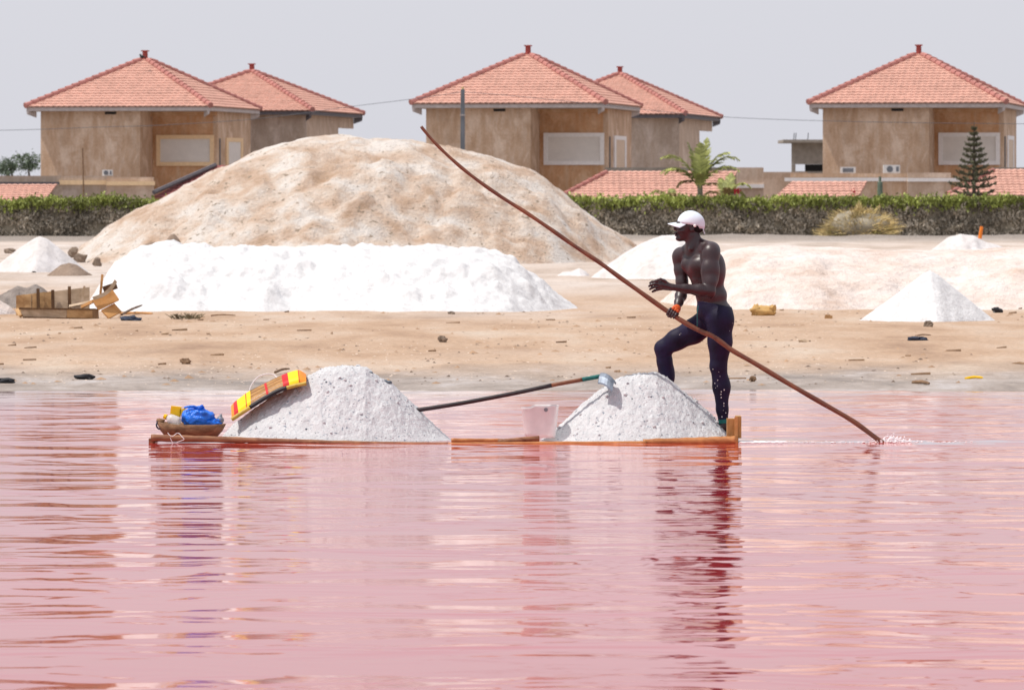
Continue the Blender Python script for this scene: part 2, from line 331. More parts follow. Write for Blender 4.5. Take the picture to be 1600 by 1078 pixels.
# ------------------------------------------------------------------ salt and sand heaps
def heap(name, label, ridge, D0, front, back, mat, amp=.05, nsc=1.2, e=.25, res=.1, base=None, cat='salt heap', pw=.8, group=None, fine=0.0, skirt=.04, lump=None, wn=.12, crest=.3):
    ridge = np.array(ridge, float); rx = (ridge[:, 0]-800)/F*D0; rz = H+(YH-ridge[:, 1])/F*D0
    b = float(G(D0)) if base is None else base
    x = np.arange(rx[0]-.3*front, rx[-1]+.3*front+res, res); y = np.arange(D0-front*1.05, D0+back*1.05+res, res)
    X, Y = np.meshgrid(x, y, indexing='ij')
    hr = np.interp(X, rx, rz-b, left=-.02, right=-.02); hm = hr.max(); hq = np.clip(hr, 0, None)
    wid = np.where(Y < D0, front, back)*np.clip(hq/hm, .02, 1)**pw
    wid = wid*(1+wn*fbm(X*.9/max(front, 1)*2, np.sign(Y-D0)*3+X*0, 5))
    t = np.abs(Y-D0)/wid
    pr = 1-(np.sqrt(t*t+e*e)-e)/(math.sqrt(1+e*e)-e)
    Z = np.where(hr > 0, hr*np.clip(pr, -1.2, 1), hr)
    msk = np.clip(Z/(.25*hm), 0, 1)
    inner = np.clip((1-pr)*3.5, crest, 1)          # keep the crest line, break up the flanks
    msk = msk*inner
    Z = Z+amp*fbm(X*nsc, Y*nsc, D0, 5)*msk*1.3
    if lump: Z = Z+lump[0]*np.abs(fbm(X*lump[1], Y*lump[1]*.8, D0+4, 4))*msk-lump[0]*.2*msk
    if fine: Z = Z+fine*fbm(X*nsc*9, Y*nsc*9, D0, 3)*np.clip(Z/(.1*hm), 0, 1)
    gz = (G(Y) if base is None else base)
    # heap height measured from the ground below each point
    Zw = np.where(Z > 0, np.minimum(b, gz)+Z, gz+np.maximum(Z, -.06)-.012)
    Zw = np.clip(Zw, gz-skirt, None)
    n, m = X.shape; i = np.arange(n*m).reshape(n, m)
    Fc = np.stack([i[:-1, :-1], i[1:, :-1], i[1:, 1:], i[:-1, 1:]], -1).reshape(-1, 4)
    low = (Zw <= gz-skirt+1e-6).ravel(); Fc = Fc[~low[Fc].all(1)]
    o0 = np.array([rx.mean(), D0, b]); V = np.stack([X, Y, Zw], -1).reshape(-1, 3)-o0
    used = np.unique(Fc); mp = np.zeros(len(V), int); mp[used] = np.arange(len(used))
    o = link(name, mesh_np(name, V[used], mp[Fc]), mat, loc=tuple(o0), smooth=True)
    return tag(o, label, cat, group)

heap('sand_mound', 'huge weathered beige mound rising behind the long white salt heap', [(120, 388), (135, 380), (165, 358), (200, 336), (260, 306), (320, 272), (380, 246), (430, 229), (490, 217), (560, 214), (640, 218), (700, 230), (760, 243), (820, 262), (860, 285), (900, 320), (940, 350), (985, 374), (1005, 392)],
     136, 8.0, 8, M['mound'], .20, .45, .35, .10, cat='salt mound', fine=.03, lump=(.44, .6), crest=.28)
heap('salt_heap', 'long bright white salt heap in front of the huge beige mound', [(128, 492), (140, 470), (160, 440), (182, 413), (215, 395), (245, 386), (290, 381), (340, 386), (400, 384), (460, 390), (520, 384), (600, 385), (680, 388), (740, 388), (775, 393), (800, 404), (830, 428), (870, 457), (905, 482), (918, 492)],
     85.3, 2.7, 3, M['white'], .025, 1.6, .5, .045, fine=.012, lump=(.17, 2.0), crest=.7)
heap('salt_heap', 'pointed pale pinkish salt cone at the left edge near the dark stones', [(-22, 428), (0, 412), (30, 388), (52, 373), (62, 369), (75, 374), (100, 393), (130, 418), (142, 428)], 119.5, 1.3, 1.3, M['greysalt'], .03, 1.5, .12, .05)
heap('sand_heap', 'small smooth brown sand heap at the foot of the left pale cone', [(68, 434), (80, 425), (95, 414), (108, 411), (120, 414), (138, 426), (152, 434)], 114.8, .6, .6, M['brown'], .015, 2, .4, .04, cat='sand heap')
heap('rubble_heap', 'grey lumpy rubble heap partly hidden behind the broken wooden crate', [(-40, 480), (-10, 466), (10, 456), (28, 447), (42, 450), (55, 444), (66, 450), (90, 470), (105, 485)], 86, .8, .9, M['greyrub'], .05, 3, .4, .03, cat='rubble heap', fine=.015)
heap('salt_heap', 'low white crusty salt heap cut by the left edge beside the crate', [(-60, 470), (-25, 465), (0, 470), (15, 478), (28, 492)], 81.5, .6, .6, M['pink'], .03, 3, .5, .03)
heap('salt_heap', 'pale grey salt heap directly behind the man', [(912, 442), (925, 432), (955, 410), (980, 393), (1005, 379), (1035, 368), (1060, 367), (1085, 374), (1120, 398), (1160, 430), (1172, 442)], 111, 2.0, 2, M['greysalt'], .03, 1.2, .4, .06, fine=.006)
heap('salt_heap', 'long low pinkish beige salt bank stretching out of frame at right', [(985, 496), (1015, 482), (1045, 462), (1075, 436), (1105, 408), (1135, 392), (1170, 386), (1230, 384), (1300, 387), (1380, 392), (1450, 392), (1530, 390), (1600, 388), (1750, 386), (1950, 392), (2050, 440), (2090, 496)],
     89.5, 5.0, 6, M['pink'], .06, .9, .8, .07, fine=.012, lump=(.12, .8))
heap('salt_heap', 'neat bright white salt cone on the beach at right', [(1335, 505), (1345, 499), (1375, 478), (1410, 453), (1440, 430), (1453, 423), (1465, 429), (1500, 457), (1540, 489), (1556, 501), (1568, 507)], 77.7, 1.05, 1.05, M['white'], .012, 2, .06, .03, pw=1.0)
heap('salt_heap', 'small far whitish heap beneath the orange stick', [(1448, 396), (1462, 386), (1480, 371), (1500, 366), (1522, 368), (1540, 378), (1562, 384), (1580, 394)], 152, 1.0, 1, M['greysalt'], .05, 2, .5, .05)
heap('salt_heap', 'tiny pale salt heap at the right foot of the beige mound', [(866, 433), (880, 425), (893, 424), (905, 419), (915, 424), (924, 433)], 113, .4, .4, M['greysalt'], .02, 3, .4, .03)
heap('rubble_heap', 'brown pointed dirt clump showing above the long white heap, the larger one', [(246, 395), (256, 381), (266, 367), (272, 365), (280, 373), (288, 392)], 122, .5, .5, M['brown'], .04, 3, .2, .03, cat='dirt clump')
heap('rubble_heap', 'low brown dirt clump showing above the left end of the long white heap', [(208, 395), (220, 384), (236, 378), (250, 378), (262, 386), (272, 396)], 124, .5, .5, M['brown'], .04, 3, .4, .03, cat='dirt clump')

# ------------------------------------------------------------------ houses
def roof_face(mb, bl, br, tr, tl, pitch=.24, row=.28, lift=.046):
    bl, br, tr, tl = map(Vector, (bl, br, tr, tl)); u = (br-bl).normalized(); sl = ((tl+tr)/2-(bl+br)/2)
    nrm = u.cross(sl).normalized()
    if nrm.z < 0: nrm = -nrm
    n = max(2, round(sl.length/row)); o = bl; up = (sl-u*sl.dot(u))
    L = lambda v: (bl.lerp(tl, v)-o).dot(u); Rr = lambda v: (br.lerp(tr, v)-o).dot(u)
    for r in range(n):
        v0, v1 = r/n, (r+1)/n; a0, b0, a1, b1 = L(v0), Rr(v0), L(v1), Rr(v1)
        s0 = min(a0, a1); s1 = max(b0, b1); k = np.arange(math.floor(s0/pitch*4), math.ceil(s1/pitch*4)+1)*pitch/4
        jit = random.uniform(-.004, .004); vs = []
        for s in k:
            w = .014*(1+math.sin(2*math.pi*s/pitch)); j2 = random.uniform(-.003, .003)
            lo = o+u*min(max(s, a0), b0)+up*v0; hi = o+u*min(max(s, a1), b1)+up*min(1, v1+.02)
            vs += [lo+nrm*(w+lift-.05+jit), lo+nrm*(w+lift+jit+j2), hi+nrm*(w+.002+jit)]
        m = len(k); fs = []
        for i in range(m-1): fs += [(3*i, 3*i+3, 3*i+4, 3*i+1), (3*i+1, 3*i+4, 3*i+5, 3*i+2)]
        mb.add(vs, fs)
    mb.add([bl-nrm*.01, br-nrm*.01, tr-nrm*.01, tl-nrm*.01], [(0, 1, 2, 3)])
def ridge_tiles(mb, a, b, r=.13, step=.38):
    a, b = Vector(a), Vector(b); d = b-a; n = max(1, int(d.length/step)); d.normalize()
    for i in range(n):
        p = a+d*(i*step); mb.tube([p+Vector((0, 0, .02)), p+d*(step*1.08)+Vector((0, 0, -.005))], [r, r*.8], 8)
def window(parent, lo, hi, face, fr, sh, depth=.10, side=None, lab=None):
    """shutter (slatted) in the wall plane with a proud frame. face: 'y-' front or 'x+' right side"""
    (u0, z0), (u1, z1) = lo, hi; tb = .17; ts = side or .17
    def C(u, o, z): return (u, -o, z) if face[0] == 'y' else (o, u, z)
    def bx(mb, ua, ub, oa, ob, za, zb):
        p, q = C(ua, oa, za), C(ub, ob, zb); mb.box([min(a, b) for a, b in zip(p, q)], [max(a, b) for a, b in zip(p, q)])
    off = face_off[0]
    s = MB(); n = 15; h = (z1-z0-2*tb)/n
    bx(s, u0+ts, u1-ts, off+.004, off+.016, z0+tb, z1-tb)
    for i in range(n): bx(s, u0+ts, u1-ts, off+.016, off+.034, z0+tb+h*i+.012, z0+tb+h*(i+1))
    so_ = s.build('window', sh, parent)
    if lab: so_['label'] = lab
    f = MB(); bx(f, u0, u1, off+.002, off+depth, z1-tb, z1); bx(f, u0, u1, off+.002, off+depth, z0, z0+tb)
    bx(f, u0, u0+ts, off+.002, off+depth, z0+tb, z1-tb); bx(f, u1-ts, u1, off+.002, off+depth, z0+tb, z1-tb)
    f.build('frame', fr, so_)
face_off = [0]
EZ = 5.68
def house(corner, rot, label, trim, rear=False, sideshut=None, fasc=None, hd=4.85, rise=2.17):
    hw = 4.05; a = R(rot); cx = hw*math.cos(a)+hd*math.sin(a); cy = hw*math.sin(a)-hd*math.cos(a)
    root = thing('house', label, 'house', (corner.x-cx, corner.y-cy, .25), a, 'two storey houses with red tiled roofs')
    e = EZ-.25; W, Dp = 3.55, hd-.5; fa = fasc or M['fascia']; top = e-.17; yb = Dp
    wm = M['stuccogrey'] if rear else M['stucco']
    if rear:
        W = 3.68; yb = -Dp+7.1
        MB().box((-W, -Dp, 0), (W, -Dp+.2, top)).build('wall', wm, root)
        MB().box((W-.2, -Dp+.2, 0), (W, yb, top)).build('wall', M['pale'], root)
        MB().box((W-.22, yb, top-.5), (W-.003, hd-.3, top-.01)).build('beam', M['pale'], root)
    else:
        bx, by, W2 = .86, -hd+2.72, 3.75                      # the right hand part of the front stands far back under the roof
        MB().box((-W, -Dp, 0), (bx-.2, -Dp+.2, top)).build('wall', wm, root)
        MB().box((bx-.2, -Dp, 0), (bx, by, top)).build('wall', wm, root)
        MB().box((bx, by, 0), (W2-.2, by+.2, top)).build('wall', M['stuccobay'], root)
        MB().box((bx, by-.45, top-.17), (W2, by-.002, top-.002)).build('beam', M['stuccobay'], root)
        MB().box((W2-.2, by, 0), (W2, yb, top)).build('wall', M['stucco'], root)
        MB().box((-.7, -Dp-.02, top-.14), (-.2, -Dp+.01, top-.03)).build('vent', M['dark'], root)
        MB().tube([(W2+.03, by+.35, 1.5), (W2+.03, by+.35, 4.1)], .03, 6).build('drain_pipe', M['greypole'], root)
        face_off[0] = -by; window(root, (1.04, 2.91), (3.60, 4.25), 'y-', trim, M['shutter'])
        face_off[0] = W2; window(root, (by+1.5, 2.0), (by+4.75, 4.15), 'x+', trim, sideshut or M['shutterc'], .06, .42)
        W = W2
    MB().box((-3.55, -Dp+.2, 0), (-3.35, yb-.2, top)).build('wall', wm, root)
    MB().box((-3.55, yb-.2, 0), (W-.2, yb, top)).build('wall', wm, root)
    MB().box((-hw+.06, -hd+.06, top+.002), (hw-.06, hd-.06, top+.03)).build('soffit', M['fascia'], root)
    f = MB(); f.box((-hw, -hd, top), (hw, -hd+.05, e)); f.box((hw-.05, -hd+.05, top), (hw, hd, e)); f.box((-hw, -hd+.05, top), (-hw+.05, hd, e)); f.box((-hw+.05, hd-.05, top), (hw-.05, hd, e))
    f.build('fascia', fa, root)
    for sx, sy in ((-1, -1), (1, -1), (1, 1)):
        b = MB(); x0, y0 = sx*hw, sy*hd; xi, yi = sx*(hw-.34), sy*(hd-.34)
        b.add([(x0, y0, top+.001), (x0-.1*sx, y0, top+.001), (xi, yi, top+.001), (xi, yi-.08*sy, top+.001), (xi, yi, top-.28), (x0-.02*sx, y0-.02*sy, top-.14), (x0-.1*sx, y0, top-.14), (xi, yi-.08*sy, top-.28)], [(0, 1, 6, 5), (1, 3, 7, 6), (3, 2, 4, 7), (2, 0, 5, 4), (5, 6, 7, 4), (0, 2, 3, 1)]).build('bracket', fa, root)
    A = (0, 0, e+rise); c = [(-hw-.05, -hd-.05, e), (hw+.05, -hd-.05, e), (hw+.05, hd+.05, e), (-hw-.05, hd+.05, e)]
    r = MB()
    for i in range(4): roof_face(r, c[i], c[(i+1) % 4], A, A)
    ro = r.build('roof', M['tile'], root); ro['kind'] = 'stuff'
    h = MB()
    for q in c: ridge_tiles(h, Vector(q)+Vector((0, 0, .05)), Vector(A)+Vector((0, 0, .05)))
    ho = h.build('hip_tiles', M['hip'], ro, smooth=False); ho['kind'] = 'stuff'
    MB().tube([(0, 0, e+rise-.05), (0, 0, e+rise+.33)], [.13, .12], 6).box((-.15, -.15, e+rise+.33), (.15, .15, e+rise+.38)).build('finial', M['finial'], ro)
    return root
R0 = -10
house(P(328, 167, 230), R0, 'red roofed house at left with cream window frames behind the beige mound', M['cream'], sideshut=M['shutter'])
house(P(945, 162, 221.6), R0, 'red roofed house at centre with white window frames behind the utility pole', M['whitep'])
house(P(1571, 161.5, 220.8), R0, 'red roofed house at right with white window frames behind the conifer', M['whitep'])
house(P(487, 173.5, 242), R0, 'smaller looking house behind the left house, its red roof half hidden', M['cream'], True, fasc=M['darkfascia'], hd=5.7, rise=1.9)
house(P(1070, 179, 252.7), R0, 'smaller looking house behind the palm and the centre house, its red roof half hidden', M['whitep'], True, fasc=M['darkfascia'], hd=6.2, rise=2.03)

# low garages with parapets and lean-to tiled roofs
def wall_px(o, x0, x1, y0, y1, D, th=.25):
    a, b = P(x0, y1, D), P(x1, y0, D); return MB(o).box((a.x, D, a.z), (b.x, D+th, b.z))
def slope_px(root, o, tl, tr, br, bl, Dt, Db, mat, hips=()):
    mb = MB(o); roof_face(mb, P(*bl, Db), P(*br, Db), P(*tr, Dt), P(*tl, Dt), lift=.035); ro = mb.build('roof', mat, root); ro['kind'] = 'stuff'
    if hips:
        h = MB(o)
        for p, q in hips: ridge_tiles(h, P(*p[:2], p[2]), P(*q[:2], q[2]), .1)
        h.build('hip_tiles', M['hip'], ro)['kind'] = 'stuff'
    return ro
def garage(label, D): 
    p = Vector(((label[1]-800)/F*D, D, .3)); return thing('garage', label[0], 'garage', p, 0, 'flat topped garages with tiled lean-to roofs'), p
root, o = garage(('low flat topped garage with a cream band in front of the left house', 120), 222)
wall_px(o, -90, 166, 275, 345, 222).build('wall', M['stuccogrey'], root); wall_px(o, 166, 240, 277, 345, 221.5).build('wall', M['pale'], root)
wall_px(o, 92, 166, 282, 289, 221.9, .08).build('parapet_band', M['cream'], root); wall_px(o, 166.2, 242, 283.5, 290, 221.38, .1).build('parapet_band', M['cream'], root)
slope_px(root, o, (-60, 289), (90, 288), (68, 316), (-60, 316), 221.5, 219.3, M['tile'])
wall_px(o, -60, 93, 284.5, 288.5, 221.6, .12).build('ridge_cap', M['darkfascia'], root)
slope_px(root, o, (335, 259), (420, 259), (420, 309), (240, 309), 223, 220.6, M['shadetile'])  # roof lying in shadow, its shade put into the tile colour
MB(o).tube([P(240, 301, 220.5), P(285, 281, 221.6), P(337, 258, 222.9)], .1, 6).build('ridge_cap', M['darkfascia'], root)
root, o = garage(('low garage with a wide lit tiled roof behind the palm', 1050), 216)
wall_px(o, 946, 1152, 262, 345, 216.2).build('wall', M['concrete'], root); wall_px(o, 1152, 1193, 262, 345, 215.6, 3).build('wall', M['pale'], root)
wall_px(o, 1151.8, 1194, 288, 294, 215.5, .1).build('parapet_band', M['whitep'], root)
slope_px(root, o, (951, 268), (1152, 268), (1133, 312), (870, 312), 215.4, 213, M['tile'], [((872, 309, 213.1), (951, 267, 215.3))])
root, o = garage(('low garage with a white band below the right house, tiled roof at its left', 1360), 214)
wall_px(o, 1236, 1418, 271, 345, 214).build('wall', M['stucco'], root); wall_px(o, 1418, 1486, 270, 345, 213.6).build('wall', M['pale'], root)
wall_px(o, 1226, 1418, 278, 283.5, 213.85, .1).build('parapet_band', M['whitep'], root); wall_px(o, 1418.2, 1500, 278.5, 284, 213.45, .1).build('parapet_band', M['whitep'], root)
slope_px(root, o, (1238, 284), (1355, 284), (1338, 316), (1203, 316), 213.4, 211.4, M['tile'])
root, o = garage(('tiled lean-to roof at the right edge beyond the conifer', 1570), 212)
wall_px(o, 1550, 1720, 262, 345, 214.6).build('wall', M['concrete'], root)
slope_px(root, o, (1556, 265), (1700, 265), (1700, 306), (1478, 306), 214.2, 211.8, M['tile'], [((1480, 304, 211.9), (1556, 264, 214.1))])
root = thing('garden_wall', 'pale plain wall between the palm garage and the right garage', 'wall', P(1215, 345, 235))
o = P(1215, 345, 235); wall_px(o, 1185, 1262, 269, 345, 235).build('masonry', M['pale'], root)
o = P(1260, 345, 290); root = thing('unfinished_building', 'unfinished grey concrete building with a flat slab behind the right house', 'building', o)
wall_px(o, 1224, 1330, 218.5, 223, 289, 6).build('roof_slab', M['concrete'], root); wall_px(o, 1237, 1330, 223.2, 257, 290, .25).build('wall', M['concrete'], root)
wall_px(o, 1237, 1243, 257.2, 345, 290, .25).build('column', M['concrete'], root); wall_px(o, 1258, 1330, 257.2, 345, 293, .25).build('opening_shade', M['dark'], root)  # near-black panel paints the shade inside the opening
wall_px(o, 1237, 1330, 268, 345, 290.3, .2).build('parapet', M['concrete'], root)
for q in (1240, 1243, 1262): MB(o).tube([P(q, 219, 291), P(q+1, 208, 291)], .025, 5).build('rebar', M['greypole'], root)

def aircon(px, py, D, wd, hg, label):
    p = P(px, py, D); root = thing('air_conditioner', label, 'air conditioner', p, 0, 'air conditioners outside the houses')
    MB().box((-wd/2, -.15, 0), (wd/2, .15, hg)).build('casing', M['acwhite'], root)
    MB().tube([(-wd*.12, -.152, hg*.5), (-wd*.12, -.17, hg*.5)], hg*.38, 14).build('fan_grille', M['greypole'], root)
    MB().box((wd*.26, -.165, hg*.2), (wd*.42, -.152, hg*.8)).build('side_grille', M['greypole'], root)
aircon(168, 275, 222.3, .42, .25, 'small white air conditioner on the garage top at the left house')
aircon(1393, 271, 214.2, .66, .33, 'white air conditioner with a round fan below the right house')
p = P(1325, 271, 214.2); root = thing('air_conditioner', 'white box with a dark grille left of the round fan unit at the right house', 'air conditioner', p, 0, 'air conditioners outside the houses')
MB().box((-.3, -.1, 0), (.3, .1, .25)).build('casing', M['acwhite'], root); MB().box((-.21, -.115, .04), (.21, -.102, .2)).build('grille', M['greypole'], root)

# utility pole, cables, bird, cane, post
p = P(723, 300, 214); p.z = .3; root = thing('utility_pole', 'grey square utility pole in front of the centre house', 'utility pole', p)
zt = P(723, 140, 214).z-.3
MB().add([(-.11, -.11, 0), (.11, -.11, 0), (.11, .11, 0), (-.11, .11, 0), (-.08, -.08, zt), (.08, -.08, zt), (.08, .08, zt), (-.08, .08, zt)], [(0, 1, 5, 4), (1, 2, 6, 5), (2, 3, 7, 6), (3, 0, 4, 7), (4, 5, 6, 7)]).build('pole', M['greypole'], root)
MB().tube([(0, 0, zt), (0, 0, zt+.1)], .05, 6).build('pole_cap', M['bush'], root); MB().box((-.11, -.11, zt-1.05), (.11, .11, zt-1.0)).build('bracket', M['fascia'], root)
def cable(pts, label):
    q = [P(*a, 214.3) for a in pts]; tag(MB(q[0]).tube(cr(q, 10), .010, 5).build('power_cable', M['wire']), label, 'cable', 'cables on the utility pole')
cable([(-420, 210), (0, 204), (150, 199), (250, 196), (400, 186), (548, 167), (645, 155), (722, 144)], 'thin cable running left from the utility pole past the left house')
cable([(724, 144), (800, 150), (900, 160), (1010, 172), (1130, 183), (1280, 189), (1500, 193), (1900, 196)], 'thin cable running right from the utility pole past the right house')
q = P(222, 91, 234); root = thing('bird', 'small dark bird perched by the left roof peak', 'bird', q)
MB().ell((0, 0, .05), (.10, .06, .07), 10, 7).tube([(.06, 0, .05), (.2, 0, .0)], [.04, .015], 6).build('body', M['bird'], root, smooth=True); MB().ell((-.07, 0, .13), (.045, .04, .045), 8, 6).tube([(-.1, 0, .13), (-.15, 0, .12)], [.015, .003], 5).build('head', M['bird'], root, smooth=True)
MB().tube([(0, .02, -.06), (0, .02, .02)], .008, 4).build('leg', M['bird'], root)
q = PG(131, 366); tag(MB(q).tube(cr([q, P(130.5, 300, q.y), P(129, 232, q.y)], 5), [.04]*6+[.03]*5, 6).build('cane_pole', M['stick']), 'thin upright cane pole in front of the left hedge', 'pole')
q = P(1375, 312, 210); tag(MB(q).tube([q-Vector((0, 0, .8)), P(1375, 285, 210), P(1375, 284, 210), P(1375, 276, 210)], [.13, .1, .05, .05], 8).build('garden_post', simple('green_post', (.12, .16, .12), .7)), 'short greenish post in front of the right garage', 'post')

# ------------------------------------------------------------------ vegetation
def quads(C, U, V):
    """leaf quads: centres C, half axes U and V"""
    n = len(C); Vt = np.stack([C-U-V, C+U-V, C+U+V, C-U+V], 1).reshape(-1, 3); return Vt, np.arange(4*n).reshape(n, 4)
def rdir(n):
    d = rng.normal(size=(n, 3)); return d/np.linalg.norm(d, axis=1)[:, None]
def leaves(name, C, ln, wd, mat, parent, o, dirs=None, jitter=1.0):
    n = len(C); d = rdir(n) if dirs is None else dirs+rng.normal(size=(n, 3))*jitter*.3
    d /= np.linalg.norm(d, axis=1)[:, None]; s = np.cross(d, rdir(n)); s /= np.linalg.norm(s, axis=1)[:, None]+1e-9
    k = rng.uniform(.6, 1.3, (n, 1)); V, Fc = quads(C-np.array(o), d*ln/2*k, s*wd/2*k)
    return link(name, mesh_np(name, V, Fc), mat, parent)
def hedge(x0, x1, label, ytop=306):
    D = 200.0; xa, xb = (x0-800)/F*D, (x1-800)/F*D; zb = float(G(D))-.02; zt = H+(YH-ytop)/F*D-.05
    o = Vector(((xa+xb)/2, D, zb)); root = thing('hedge', label, 'hedge', o, 0, 'hedges in front of the houses')
    L = xb-xa; n = int(L*1500)
    top = lambda x: zt+.15*fbm(x*.5, 2.0)+.10*fbm(x*2.6, 7.0)
    X = rng.uniform(xa, xb, n); Z = zb+rng.uniform(0, 1, n)**.9*(zt-zb-.08); Y = D-.55+.22*fbm(X*1.6, Z*2.2, 0, 3)+rng.uniform(-.06, .22, n)
    d = np.stack([rng.normal(0, .35, n), rng.normal(-.4, .3, n), -np.ones(n)], -1)
    leaves('dry_side', np.stack([X, Y, Z], -1), .10, .045, M['dryleaf'], root, o, d, 2.5)['kind'] = 'stuff'
    n2 = int(L*1700); X = rng.uniform(xa, xb, n2); Y = D+rng.uniform(-.78, .7, n2); tp = top(X)
    Z = tp-np.abs(rng.normal(0, .18, n2))+(rng.uniform(0, 1, n2) < .05)*rng.uniform(0, .18, n2)
    d = np.stack([rng.normal(0, .5, n2), rng.normal(0, .5, n2), np.ones(n2)], -1)
    leaves('green_top', np.stack([X, Y, Z], -1), .11, .05, M['greenleaf'], root, o, d)['kind'] = 'stuff'
    mb = MB(o); k = 60; vs = []
    for i in range(k+1):
        x = xa+L*i/k; yy = D-.42+.1*float(fbm(x*1.2, 1.0)); vs += [(x, yy, zb), (x, yy, zt-.16), (x, D+.6, zt-.16), (x, D+.6, zb)]
    mb.add(vs, [(4*i+a, 4*i+4+a, 4*i+4+(a+1) % 4, 4*i+(a+1) % 4) for i in range(k) for a in range(3)]); mb.build('inner_branches', M['hedgecore'], root)
hedge(-420, 262, 'clipped hedge at left, green on top and dry grey below', 309)
hedge(868, 1780, 'clipped hedge at right, green on top and dry grey below', 307)

def frond(mb_s, base, az, el, L, droop, width, leafs, o, mat, parent):
    L *= random.uniform(.9, 1.1); pts = []; d = Vector((math.cos(az)*math.cos(el), math.sin(az)*math.cos(el), math.sin(el))); p = Vector(base); n = 12
    for i in range(n+1):
        pts.append(p.copy()); d = (d+Vector((0, 0, -droop*(.25+i/n)/n*1.6))).normalized(); p = p+d*L/n
    C, D_, S = [], [], []
    for i in range(3*n):
        t = (i+.5)/(3*n)
        if t < .14: continue
        k = t*n; j = min(int(k), n-1); q = pts[j].lerp(pts[j+1], k-j); tg = (pts[j+1]-pts[j]).normalized(); sd_ = tg.cross(Vector((0, 0, 1))).normalized()
        for s in (-1, 1):
            ll = width*math.sin(math.pi*min(1, .18+.82*t))**.6*random.uniform(.8, 1.1); v = (sd_*s+tg*.75+Vector((0, 0, random.uniform(-.45, .25)))).normalized()
            C.append(q); D_.append(v*ll); S.append(tg*.032)
    mb = MB(o); mb.tube(pts, [.03*(1-.8*i/n) for i in range(n+1)], 5)
    for c, v, s in zip(C, D_, S): mb.add([c-s, c+s, c+v*.6+s+Vector((0, 0, -.01)), c+v+Vector((0, 0, -.05)), c+v*.6-s+Vector((0, 0, -.01))], [(0, 1, 2, 3, 4)])
    return mb.build('frond', mat, parent)
def palm(px, py, D, label, specs, th, tr):
    b = P(px, py, D); b.z = .35; root = thing('palm_tree', label, 'palm tree', b, 0, 'palms behind the hedge')
    top = Vector((b.x, b.y, P(px, py, D).z+th)); MB(b).tube([b, b.lerp(top, .5), top], [tr*1.2, tr, tr*.7], 9).build('trunk', M['palmtrunk'], root)
    for az, el, L, dr, dry in specs: frond(None, top+Vector((math.cos(az), math.sin(az), 0))*tr*.4-Vector((0, 0, random.uniform(0, .3))), az, el, L, dr, .46*L/1.6, 20, b, M['palmdry'] if dry else M['palmleaf'], root)
A_ = math.pi
palm(1094, 300, 204, 'bushy green palm rising above the right hedge', [(A_, R(68), 2.0, 1.75, 0), (A_*1.06, R(58), 1.75, 1.7, 0), (A_*.93, R(50), 1.5, 1.5, 0), (A_*.9, R(80), 1.75, .7, 0), (A_*1.5, R(87), 1.7, .25, 0), (A_*.2, R(83), 1.85, .4, 0), (0, R(72), 1.75, 1.5, 0), (A_*.06, R(64), 2.0, 1.7, 0), (A_*1.95, R(56), 1.75, 1.6, 0),
     (A_*.5, R(66), 1.5, 1.2, 0), (A_*1.5, R(60), 1.2, 1.3, 0), (A_*1.1, R(30), 1.0, 1.5, 1), (A_*1.9, R(25), 1.0, 1.4, 1)], .36, .13)
palm(1050, 306, 203, 'low drooping palm tuft left of the bushy palm', [(A_*.95, R(55), 1.1, 2.2, 0), (A_*1.1, R(40), 1.0, 2.2, 0), (.1, R(48), 1.0, 2.4, 0), (A_*.5, R(70), .8, 1.6, 0), (A_*1.5, R(60), .8, 2, 1)], .06, .06)
palm(1135, 306, 203, 'low yellowing palm tuft right of the bushy palm', [(A_*.9, R(45), 1.0, 1.8, 1), (A_*.6, R(70), 1.1, 1.2, 0), (.05, R(62), 1.1, 2.0, 0), (.3, R(40), .9, 2.2, 0), (A_*1.5, R(65), .9, 1.6, 1), (A_*.35, R(76), 1.2, .8, 0)], .06, .06)
C = np.array([P(1150+rng.normal(0, 3), 298+rng.normal(0, 2), 201.5) for _ in range(26)]); o = Vector(C.mean(0)); tag(leaves('flower_cluster', C, .07, .06, M['red'], None, o), 'small red flower cluster at the right foot of the palm', 'flowers').location = o
C = np.array([P(1334+rng.normal(0, 2), 302+rng.normal(0, 3), 199.4) for _ in range(16)]); o = Vector(C.mean(0)); tag(leaves('flower_cluster', C, .06, .05, M['red'], None, o), 'tiny red flower cluster on the hedge below the right tiled roof', 'flowers').location = o

